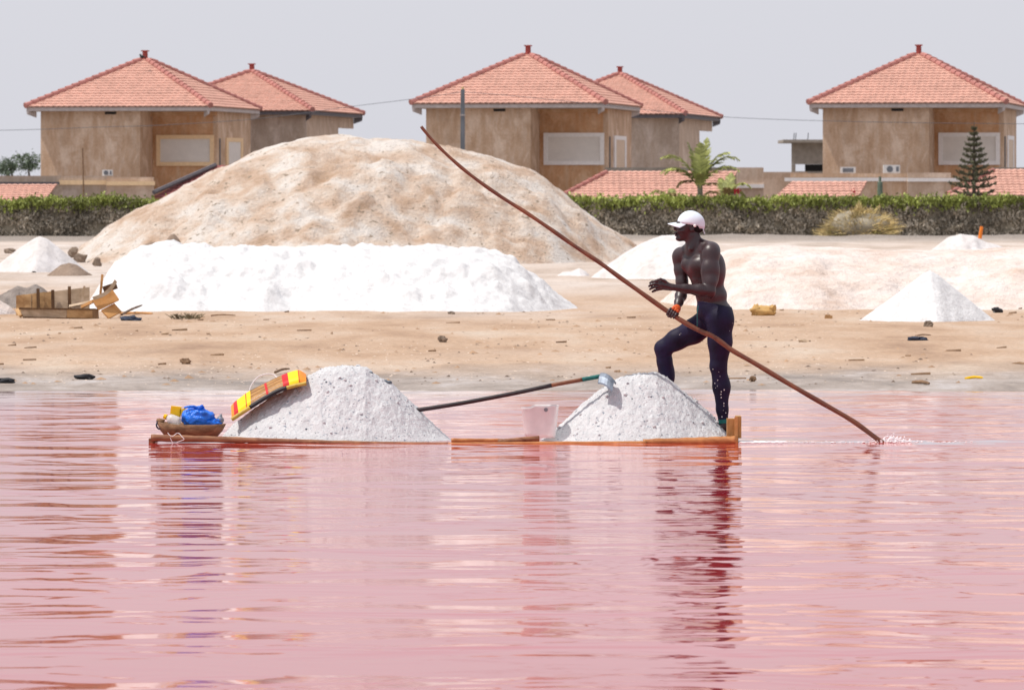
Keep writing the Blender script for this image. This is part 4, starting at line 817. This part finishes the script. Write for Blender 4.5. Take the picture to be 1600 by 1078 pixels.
# shovel resting between the piles
osv = P(655, 640, 44.25); sv = thing('shovel', 'long dark handled shovel laid from one salt pile to the other', 'shovel', osv)
sp = cr([P(640, 642.5, 44.25), P(720, 630, 44.22), P(800, 615, 44.2), P(862, 602, 44.18), P(910, 593, 44.17), P(940, 587.5, 44.17)], 6)
for nm, a, b, mt, r_ in (('handle', 0, 18, 'shaft', .018), ('handle_section', 18, 24, 'shaftbrown', .017), ('socket', 24, 30, 'teal', .018)): MB(osv).tube(sp[a:b+1], r_, 9).build(nm, M[mt], sv, smooth=True)
bl_ = MB(osv); c0, c1 = P(938, 583, 44.15), P(960, 596, 44.06); g = []
for i in range(6):
    for j in range(5):
        u, v = i/5, j/4-.5; p_ = c0.lerp(c1, u)+Vector((.035*v, .17*v, .055*v))+Vector((0, 0, -.045*(v*v)*4+.02*math.sin(A_*u))); g.append(p_)
n0 = len(g); g += [p_+Vector((-.006, 0, -.012)) for p_ in g]; fs = []
for i in range(5):
    for j in range(4): q_ = i*5+j; fs.append((q_, q_+1, q_+6, q_+5)); fs.append((n0+q_, n0+q_+5, n0+q_+6, n0+q_+1))
for i in range(5): fs.append((i*5, i*5+5, n0+i*5+5, n0+i*5)); fs.append((i*5+4, n0+i*5+4, n0+i*5+9, i*5+9))
for j in range(4): fs.append((j, n0+j, n0+j+1, j+1)); fs.append((25+j, 26+j, n0+26+j, n0+25+j))
bl_.add(g, fs); bl_.build('blade', M['steel'], sv, smooth=False)

# the punting pole
pp = [(658, 198), (672, 215), (690, 234), (715, 257), (745, 281), (785, 309), (820, 331), (860, 358), (900, 386), (935, 409), (965, 431), (1000, 456), (1045, 488), (1075, 507), (1098, 519), (1113, 525), (1130, 537), (1145, 548), (1180, 568), (1230, 598), (1280, 627), (1330, 656), (1362, 679), (1392, 702)]
def pole_D(px): return float(np.interp(px, [658, 1050, 1110, 1392], [44.35, 44.12, 44.05, 43.93]))
q = cr([P(a, b, pole_D(a)) for a, b in pp], 5); m_ = len(q)
rr = [.0125+.0085*min(1, i/(m_*.55))+.0012*math.sin(i*.9) for i in range(m_)]
tag(MB(q[-1]).tube(q, rr, 10).build('pole', M['polewood'], smooth=True), 'long crooked brown wooden punting pole held by the man', 'pole')

# ------------------------------------------------------------------ the man
class SDF:
    """smooth union of tapered capsules and ellipsoids, meshed with surface nets"""
    def __init__(s, lo, hi, vox):
        s.lo = np.array(lo, float); s.vx = vox; s.n = np.ceil((np.array(hi)-s.lo)/vox).astype(int)+1
        s.g = np.full(s.n, .2, np.float32)
    def _apply(s, lo, hi, fn, k, sub=False):
        pad = k*1.2+3*s.vx; a = np.clip(np.floor((np.array(lo)-pad-s.lo)/s.vx).astype(int), 0, s.n-1); b = np.clip(np.ceil((np.array(hi)+pad-s.lo)/s.vx).astype(int)+1, 1, s.n)
        if (b <= a).any(): return
        ax = [s.lo[i]+np.arange(a[i], b[i])*s.vx for i in range(3)]; Pn = np.stack(np.meshgrid(*ax, indexing='ij'), -1)
        d = fn(Pn); sl_ = tuple(slice(a[i], b[i]) for i in range(3)); g = s.g[sl_]
        if sub:
            d = -d; h = np.clip(.5+.5*(d-g)/k, 0, 1); s.g[sl_] = g+(d-g)*h+k*h*(1-h)
        else:
            h = np.clip(.5+.5*(g-d)/k, 0, 1); s.g[sl_] = g+(d-g)*h-k*h*(1-h)
    def cone(s, a, b, ra, rb, k=.02, sub=False):
        a, b = np.array(a, float), np.array(b, float); r = max(ra, rb)
        def fn(Pn):
            ba = b-a; t = np.clip(((Pn-a)@ba)/max(ba@ba, 1e-9), 0, 1); return np.linalg.norm(Pn-a-t[..., None]*ba, axis=-1)-(ra+(rb-ra)*t)
        s._apply(np.minimum(a, b)-r, np.maximum(a, b)+r, fn, k, sub)
    def chain(s, pts, rad, k=.02):
        for i in range(len(pts)-1): s.cone(pts[i], pts[i+1], rad[i], rad[i+1], k)
    def ell(s, c, r, rot=None, k=.02, sub=False):
        c = np.array(c, float); r = np.array(r, float); Rm = np.array(rot) if rot is not None else np.eye(3)
        def fn(Pn):
            q = (Pn-c)@Rm; k0 = np.linalg.norm(q/r, axis=-1); k1 = np.linalg.norm(q/(r*r), axis=-1)+1e-9; return np.where(k0 < 1e-4, -r.min(), k0*(k0-1)/k1)
        s._apply(c-r.max(), c+r.max(), fn, k, sub)
    def clip_above(s, pt, nrm):
        """cut everything on the +nrm side of the plane"""
        ax = [s.lo[i]+np.arange(s.n[i])*s.vx for i in range(3)]; nr = np.array(nrm, float); nr /= np.linalg.norm(nr)
        d = ((ax[0]-pt[0])*nr[0])[:, None, None]+((ax[1]-pt[1])*nr[1])[None, :, None]+((ax[2]-pt[2])*nr[2])[None, None, :]
        s.g = np.maximum(s.g, d.astype(np.float32))
    def mesh(s, name, o):
        g = s.g; ins = g < 0; c = ins[:-1, :-1, :-1].astype(np.int8)*0; cnt = np.zeros(c.shape, np.int16)
        for i in (0, 1):
            for j in (0, 1):
                for k in (0, 1): cnt += ins[i:g.shape[0]-1+i, j:g.shape[1]-1+j, k:g.shape[2]-1+k]
        act = (cnt > 0) & (cnt < 8); idx = np.full(act.shape, -1, int); ci = np.argwhere(act); idx[act] = np.arange(len(ci))
        acc = np.zeros((len(ci), 3)); num = np.zeros(len(ci)); cs = [(i, j, k) for i in (0, 1) for j in (0, 1) for k in (0, 1)]
        for p in cs:
            for ax_ in range(3):
                if p[ax_]: continue
                q = list(p); q[ax_] = 1; ga = g[tuple((ci+np.array(p)).T)]; gb = g[tuple((ci+np.array(q)).T)]; x = (ga < 0) != (gb < 0)
                t = ga/np.where(np.abs(ga-gb) < 1e-9, 1e-9, ga-gb); pt = np.tile(np.array(p, float), (len(ci), 1)); pt[:, ax_] += t; acc[x] += pt[x]; num[x] += 1
        V = (ci+acc/num[:, None])*s.vx+s.lo; Fs = []
        for ax_ in range(3):
            u, v = (ax_+1) % 3, (ax_+2) % 3; a = [slice(1, -1)]*3; a[ax_] = slice(0, -1); b = list(a); b[ax_] = slice(1, None)
            A, B = ins[tuple(a)], ins[tuple(b)]; e = np.argwhere(A != B); off = np.array([1, 1, 1]); off[ax_] = 0; e2 = e+off; flip = A[tuple(e.T)]
            du, dv = np.eye(3, dtype=int)[u], np.eye(3, dtype=int)[v]; qd = np.stack([idx[tuple((e2-du-dv).T)], idx[tuple((e2-dv).T)], idx[tuple(e2.T)], idx[tuple((e2-du).T)]], -1)
            qd = np.where(flip[:, None], qd, qd[:, ::-1]); Fs.append(qd)
        return mesh_np(name, V-np.array(o), np.concatenate(Fs))
D0 = 44.3
om = Vector((P(1118, 670, D0).x, D0, .03)); man = thing('person', 'shirtless man in a white cap and dark leggings punting the raft with a long pole', 'person', om)
p3 = lambda x, y, d=0.0: np.array(P(x, y, D0+d))
Z1 = lambda x, y, d=0.0: p3(980+x*.18553, 310+y*.18553, d)           # picks from the enlarged torso view
Rz = lambda a: np.array(Matrix.Rotation(R(a), 3, 'Z')); Ry = lambda a: np.array(Matrix.Rotation(R(a), 3, 'Y'))
def legs(S, inf=0.0, feet=True):
    # pelvis, seat
    S.ell(p3(1117, 487, 0), np.array((.143, .135, .115))+inf, Ry(8), .03)
    S.ell(p3(1127, 500, -.07), np.array((.100, .095, .11))+inf, None, .04); S.ell(p3(1120, 500, .08), np.array((.105, .09, .11))+inf, None, .04)
    # near, straight leg
    S.chain([p3(1124, 500, -.075), p3(1125, 535, -.07), p3(1122.5, 572, -.065), p3(1127, 605, -.045), p3(1128.5, 640, -.04), p3(1130.5, 662, -.04)], np.array((.103, .092, .060, .062, .041, .034))+inf, .03)
    S.ell(p3(1130, 604, -.03), np.array((.050, .052, .10))+inf, None, .025); S.ell(p3(1119.5, 573, -.08), np.array((.046, .046, .05))+inf, None, .02)
    # far leg, knee lifted forward onto the pile
    S.chain([p3(1108, 500, .08), p3(1083, 518, .10), p3(1057, 531, .13), p3(1036, 544, .16)], np.array((.102, .094, .078, .064))+inf, .03)
    S.chain([p3(1036, 545, .16), p3(1038.5, 565, .175), p3(1041, 590, .20), p3(1044, 612, .22), p3(1046, 630, .23)], np.array((.062, .056, .056, .042, .036))+inf, .025)
    S.ell(p3(1044, 582, .21), np.array((.047, .05, .085))+inf, None, .025)
    if feet:
        for x, y, d in ((1131, 672, -.04), (1045, 640, .23)):
            S.cone(p3(x+3, y-4, d), p3(x-24, y+1.5, d-.03), .034, .022, .02); S.cone(p3(x-20, y+1, d-.03), p3(x-30, y+2.5, d-.035), .024, .015, .015)
            for i in range(5): S.cone(p3(x-27, y+2.5, d-.06+i*.016), p3(x-33+i*.8, y+3.5, d-.07+i*.017), .010, .008, .005)
lo = np.array((p3(1008, 0)[0], D0-.42, -.02)); hi = np.array((p3(1156, 0)[0], D0+.40, 2.06))
S = SDF(lo, hi, .0047)
legs(S)
# trunk
S.chain([p3(1113, 482, 0), p3(1110, 462, 0), p3(1103, 440, 0), p3(1097, 420, .0)], [.114, .112, .112, .125], .025)
S.ell(p3(1098, 417, .01), (.156, .130, .130), Rz(-28) @ Ry(10), .025)
S.ell(p3(1113, 460, .0), (.118, .115, .09), Ry(6), .04)
S.ell(p3(1116, 425, -.02), (.095, .12, .17), Ry(4), .04)                       # back and flank
S.cone(p3(1068, 400, .13), p3(1112, 392, -.10), .060, .066, .05)               # shoulder girdle
S.cone(p3(1088, 379, .02), p3(1112, 390, -.11), .048, .055, .04); S.cone(p3(1080, 383, .03), p3(1066, 398, .14), .042, .050, .04)   # trapezius
S.ell(p3(1077, 413, .035), (.076, .046, .056), Rz(30), .045); S.ell(p3(1094, 414, -.108), (.080, .044, .060), Rz(-20), .045)    # chest muscles
S.chain([p3(1083, 396, .01), p3(1070, 393, .06), p3(1064, 396, .12)], [.014, .012, .014], .02); S.chain([p3(1083, 396, .0), p3(1097, 391, -.09), p3(1110, 388, -.14)], [.014, .012, .014], .02)    # collar bones
for dy_, rr_ in ((436, .05), (449, .046), (461, .044)): S.ell(p3(1092+(dy_-436)*.35, dy_, -.03), (.052, .062, .036), Rz(-15), .02)     # belly
# neck and head (turned a little towards the far shore)
S.cone(p3(1084, 392, .01), p3(1082, 368, .0), .064, .056, .03); S.cone(Z1(590, 320, -.02), Z1(540, 425, -.05), .022, .018, .02)
S.ell(p3(1079.5, 350, 0), (.094, .074, .092), Ry(-8), .02)
S.ell(p3(1070, 358, 0), (.072, .060, .078), None, .02)
S.cone(p3(1078, 368, 0), p3(1063, 372, 0), .044, .028, .02); S.ell(p3(1060.5, 373, 0), (.026, .026, .020), None, .012)      # jaw and chin
S.ell(p3(1061, 349, 0), (.030, .058, .020), None, .012)                                                                       # brow
S.chain([p3(1059, 351, 0), p3(1054.5, 357.5, 0)], [.010, .013], .008); S.ell(p3(1055.7, 358.6, 0), (.013, .021, .010), None, .006)
S.ell(p3(1056.3, 364.6, 0), (.016, .026, .0085), None, .005); S.ell(p3(1057, 368.0, 0), (.016, .024, .0085), None, .005)
S.ell(p3(1064, 361, -.045), (.028, .018, .018), None, .015); S.ell(p3(1064, 361, .045), (.028, .018, .018), None, .015)
S.ell(p3(1058.8, 353.6, -.030), (.017, .014, .010), None, .006, True); S.ell(p3(1058.8, 353.6, .030), (.017, .014, .010), None, .006, True)
for sgn in (-1, 1): S.ell(p3(1081, 357, sgn*.078), (.020, .011, .032), Ry(-10), .006); S.ell(p3(1079.5, 356.5, sgn*.090), (.010, .008, .018), Ry(-10), .004, True)
# near arm: upper arm down, forearm reaching forward with an open hand
sh, elb, wr = p3(1111, 396, -.155), p3(1108.5, 455, -.235), p3(1051, 449, -.315)
S.chain([sh, sh*.6+elb*.4, sh*.25+elb*.75, elb], [.070, .062, .052, .047], .035); S.ell(p3(1110, 397, -.155), (.066, .062, .082), None, .03)
S.ell(p3(1104, 425, -.20), (.044, .044, .085), None, .035); S.ell(p3(1115, 428, -.185), (.044, .044, .09), None, .035); S.ell(p3(1110, 461, -.225), (.028, .032, .028), None, .02)
S.chain([elb, elb*.72+wr*.28, elb*.35+wr*.65, wr], [.046, .049, .036, .0265], .025)
S.cone(p3(1049, 448.5, -.315), p3(1034, 445, -.325), .026, .030, .015); S.cone(p3(1046, 446, -.32), p3(1032, 441.5, -.328), .016, .016, .012); S.cone(p3(1046, 451, -.31), p3(1034, 450.5, -.318), .016, .015, .012)
hand = [((1033, 441), (1025, 438.8), (1019.5, 440.2), (1015.8, 442.2), -.328), ((1032, 444.6), (1023.5, 443.4), (1017.8, 445), (1014.2, 447.2), -.330), ((1032, 448.2), (1024.3, 448.2), (1019, 449.8), (1015.6, 452), -.326), ((1033, 451.5), (1027, 452.6), (1022.6, 454.2), (1019.6, 455.8), -.318)]
for a, b, c, d, z in hand: S.chain([p3(*a, z), p3(*b, z-.004), p3(*c, z), p3(*d, z+.008)], [.0125, .0115, .0108, .0094], .005)
S.chain([p3(1044, 444, -.325), p3(1038, 438.5, -.345), p3(1032, 436.2, -.352), p3(1028, 436.8, -.350)], [.014, .0115, .0100, .0082], .006)
# far arm: down across the front, fist closed on the pole
sh2, el2, wr2 = p3(1063, 401, .165), p3(1066.5, 454, .10), p3(1057.5, 482, -.10)
S.chain([sh2, sh2*.6+el2*.4, sh2*.25+el2*.75, el2], [.062, .055, .047, .043], .03); S.ell(p3(1063, 402, .16), (.062, .062, .078), None, .03)
S.ell(p3(1065.5, 425, .135), (.038, .042, .075), None, .015)
S.chain([el2, el2*.7+wr2*.3, el2*.35+wr2*.65, wr2], [.043, .047, .036, .027], .02)
# the fist: pole axis there
pa, pb = np.array(P(1030, 477, pole_D(1030))), np.array(P(1070, 503.5, pole_D(1070))); axp = (pb-pa)/np.linalg.norm(pb-pa)
cen = np.array(P(1050, 490.8, pole_D(1050))); e1 = np.array(wr2)-cen; e1 = e1-axp*(e1@axp); e1 /= np.linalg.norm(e1); e2 = np.cross(axp, e1)
if e2[1] > 0: e2 = -e2                                                           # e2 points to the camera
S.cone(wr2, cen+e1*.036, .027, .026, .014)
S.cone(cen+e1*.040-axp*.028, cen+e1*.040+axp*.028, .020, .019, .012)
for i in range(4):
    t0 = (-.033+i*.0215); ln_ = (1.0, 1.08, 1.03, .88)[i]
    an = [R(a_) for a_ in (15, 62, 112, 165, 215*ln_)]; pts_ = [cen+axp*t0+(e1*math.cos(a_)+e2*math.sin(a_))*(.0315 if a_ < 1.8 else .0285) for a_ in an]; S.chain(pts_, [.0112, .0108, .010, .0092, .0080], .003)
pts_ = [cen+axp*(-.040+.012*i)+(e1*math.cos(a_)-e2*math.sin(a_))*.031 for i, a_ in enumerate((R(10), R(60), R(110), R(150)))]; S.chain(pts_, [.013, .012, .0105, .009], .005)
body = link('body', S.mesh('body', om), M['skin'], man, smooth=True)
# leggings
L = SDF(lo, hi, .0052); legs(L, .006, False)
L.chain([p3(1113, 482, 0), p3(1110, 462, 0)], [.118, .114], .03); L.ell(p3(1113, 460, .0), (.124, .121, .096), Ry(6), .04)
wn = np.array((.18, .0, 1.0)); wp = p3(1113, 473.5, 0); L.clip_above(wp, (.20, 0, 1))
L.clip_above(p3(1130, 660, 0), (0, 0, -1))
lg = link('leggings', L.mesh('leggings', om), M['legging'], man, smooth=True)
mb = MB(om); C_ = p3(1113.5, 474.5, 0)
ring = [Vector(C_+np.array((math.cos(a)*.121, math.sin(a)*.121, -math.cos(a)*.121*.20))) for a in np.linspace(-A_*.30, A_*.42, 18)]; mb.tube(ring, .0085, 6); mb.build('waistband', M['teal'], lg, smooth=True)
MB(om).tube(cr([p3(1091, 478, -.10), p3(1089.5, 490, -.125), p3(1089.6, 504, -.125), p3(1089, 512, -.12)], 4), .003, 5).build('drawstring', M['teal'], lg)
mb = MB(om)
for x, y, s_ in ((1127, 612, 1.5), (1131.5, 609, 1.7), (1126.5, 616, 1.6), (1127, 621, 1.7), (1131, 630, 1.6), (1131, 634, 1.3), (1134, 645, 1.4), (1128, 651, 1.6), (1117, 599, 1.3), (1121.5, 594, 1.2), (1114, 577, 1.1), (1123, 581, .9), (1118, 606, .8), (1129.5, 660, 1.4), (1130, 641, .8), (1062, 523, 1.0), (1064, 521, .7), (1145, 505, .8), (1136, 498, .7), (1140, 517, .7), (1121, 603, .8), (1125, 588, .8)):
    d_ = -.10
    c = p3(x, y, -.16); q0 = Vector(c); hit = None
    dirv = (q0-Vector((0, 0, H))).normalized(); ok, h_, n_, _ = lg.ray_cast(q0-om, dirv)
    if ok: mb.ell(h_+om, (.0028*s_, .0028*s_, .0036*s_), 6, 4)
mb.build('salt_flecks', M['whitep'], lg)
mb = MB(om); cu = [p3(1129.6, 655, -.04), p3(1130.4, 661, -.04)]; mb.tube(cu, [.047, .045], 12, False); mb.build('ankle_cuff', M['teal'], lg, smooth=True)
# cap
hc = Vector(p3(1079, 349, 0)); til = Matrix.Rotation(R(8), 4, 'Y'); mb = MB(om); nu, nv = 36, 9; vs, fs = [], []
for shl in (0, 1):
    for j in range(nv+1):
        th = R(3)+(A_/2+R(4)-R(3))*j/nv
        for i in range(nu):
            ph = 2*A_*i/nu; seam = 1-.018*max(0, math.cos(3*ph))**24*(shl == 0); back = .020 if math.cos(ph) > .55 else 0; q = Vector((math.sin(th)*math.cos(ph)*(.122 if math.cos(ph) > 0 else .110), math.sin(th)*math.sin(ph)*.092, math.cos(th)*.108-.004-back*max(0, (j-6)/3)))*seam*(1 if shl == 0 else .965)
            vs.append(hc+til.to_3x3() @ q)
for shl in (0, 1):
    b = shl*nu*(nv+1)
    for j in range(nv):
        for i in range(nu): f_ = (b+j*nu+i, b+(j+1)*nu+i, b+(j+1)*nu+(i+1) % nu, b+j*nu+(i+1) % nu); fs.append(f_ if shl == 0 else f_[::-1])
    fs.append(tuple(b+i for i in range(nu)) if shl == 0 else tuple(b+i for i in range(nu-1, -1, -1)))
b = nu*(nv+1)
for i in range(nu): fs.append((nv*nu+i, b+nv*nu+i, b+nv*nu+(i+1) % nu, nv*nu+(i+1) % nu))
mb.add(vs, fs); cp = mb.build('cap', M['cap'], man, smooth=True)
mb = MB(om); vs, fs = [], []; nb = 14
for s_ in (0, 1):
    for j in range(6):
        for i in range(nb+1):
            a = R(-68)+R(136)*i/nb; t = j/5; ext = .082*t*math.cos(a*.9)**.7; q = Vector((-(.104*math.cos(a)+ext), .088*math.sin(a)*(1-.05*t), -.004-.024*t-.022*math.sin(a)**2*(.4+.6*t)-.005*s_)); vs.append(hc+til.to_3x3() @ q)
W_ = nb+1
for s_ in (0, 1):
    for j in range(5):
        for i in range(nb): q = s_*6*W_+j*W_+i; f_ = (q, q+W_, q+W_+1, q+1); fs.append(f_ if s_ else f_[::-1])
for i in range(nb): q = 5*W_+i; fs.append((q, q+1, q+1+6*W_, q+6*W_))
mb.add(vs, fs); mb.build('brim', M['cap'], cp, smooth=True)
MB(om).plank(Z1(632, 232, -.02), Z1(652, 298, -.015), .06, .006, (1, 0, -.2)).build('strap', M['cap'], cp); MB(om).ell(Z1(570, 232, -.092), (.012, .008, .012), 10, 7).build('side_button', M['whitep'], cp, smooth=True)
mb = MB(om); mb.ell(p3(1088, 354, 0), (.066, .073, .060), 20, 12); mb.build('hair', M['hair'], man, smooth=True)
for sgn in (-1, 1): MB(om).ell(p3(1060.3, 353.4, sgn*.029), (.0115, .0115, .0105), 10, 7).build('eye', M['eye'], man, smooth=True)
# orange wrap round the wrist and the back of the fist
mb = MB(om); ax0 = (cen+e1*.030)-np.array(wr2); w0 = np.array(wr2)
rg = []
mb.tube([w0-ax0*.15, w0+ax0*.15, w0+ax0*.5, w0+ax0*.85], [.033, .037, .036, .038], 14, False); mb.tube([w0+ax0*.85, w0+ax0*.5, w0+ax0*.15, w0-ax0*.15], [.034, .032, .033, .029], 14, False)
for s_ in (-.016, .006, .024): mb.tube([cen+axp*s_+(e1*math.cos(a)+e2*math.sin(a))*(.040+.010*math.cos(a)) for a in np.linspace(R(-30), R(75), 7)], .013, 7)
mb.build('wrist_wrap', M['wrap'], man, smooth=True)

# ------------------------------------------------------------------ wake and splash where the pole leaves the water
q = P(1385, 691, 43.94); root = thing('splash', 'small white splash where the punting pole enters the pink water', 'splash', (q.x, q.y, 0)); oq = Vector((q.x, q.y, 0))
mb = MB(oq); r5 = random.Random(5)
for i in range(150):
    x = r5.gauss(0, 1); c = oq+Vector((.06+x*.09, r5.gauss(0, .06), abs(r5.gauss(0, .022))*math.exp(-x*x*.3)+.002)); s = r5.uniform(.0025, .007); mb.ell(c, (s*1.4, s, s*.8), 6, 4)
mb.build('droplets', M['foam'], root)['kind'] = 'stuff'
mb = MB(oq)
for i in range(9):
    a = r5.uniform(-.5, 2.6); c = oq+Vector((r5.uniform(-.03, .14), r5.uniform(-.06, .06), 0)); h_ = r5.uniform(.02, .05); mb.tube([c+Vector((0, 0, -.01)), c+Vector((.01*math.cos(a), 0, h_*.6)), c+Vector((.03*math.cos(a), 0, h_))], [.012, .007, .002], 6)
mb.build('water_crown', M['foam'], root, smooth=True)
def wake(x0, x1, py, D, amp, label, ph):
    n = 90; vs, fs = [], []; m = 9
    for i in range(n+1):
        t = i/n; px = x0+(x1-x0)*t; a = amp*(math.sin(A_*t)**.5)*(.55+.75*float(pnoise(t*7+ph, 1.5))); c = P(px, py, D); yy = D+.10*float(pnoise(t*3+ph, 5.0))
        for j in range(m): u = j/(m-1)*2-1; vs.append((c.x, yy+u*.16, max(a, 0)*math.cos(u*A_/2)**2-.003+.0045*(abs(u) < .99)*0))
    for i in range(n):
        for j in range(m-1): q = i*m+j; fs.append((q, q+1, q+m+1, q+m))
    o = Vector((P(x0, py, D).x, D, 0)); mb = MB(o); mb.add(vs, fs); tag(mb.build('wake', M['water'], smooth=True), kind='structure')
wake(1160, 1440, 692, 43.9, .022, '', 1); wake(1370, 1680, 691, 43.95, .03, '', 4); wake(1390, 1560, 693.5, 43.6, .018, '', 9)
mb = MB((P(1160, 692, 43.85).x, 43.85, 0)); r6 = random.Random(8)
for i in range(420):
    k = r6.random(); x = P(1158+70*k*k if i < 300 else 1200+320*r6.random(), 0, 43.85).x; s = r6.uniform(.003, .010)*(1 if i < 300 else .7); mb.ell((x, 43.86+r6.gauss(0, .06), .003), (s*2.2, s*1.6, s*.45), 6, 4)
tag(mb.build('foam_streak', M['foam']), 'thin broken line of white foam trailing right of the raft', 'foam', kind='stuff')
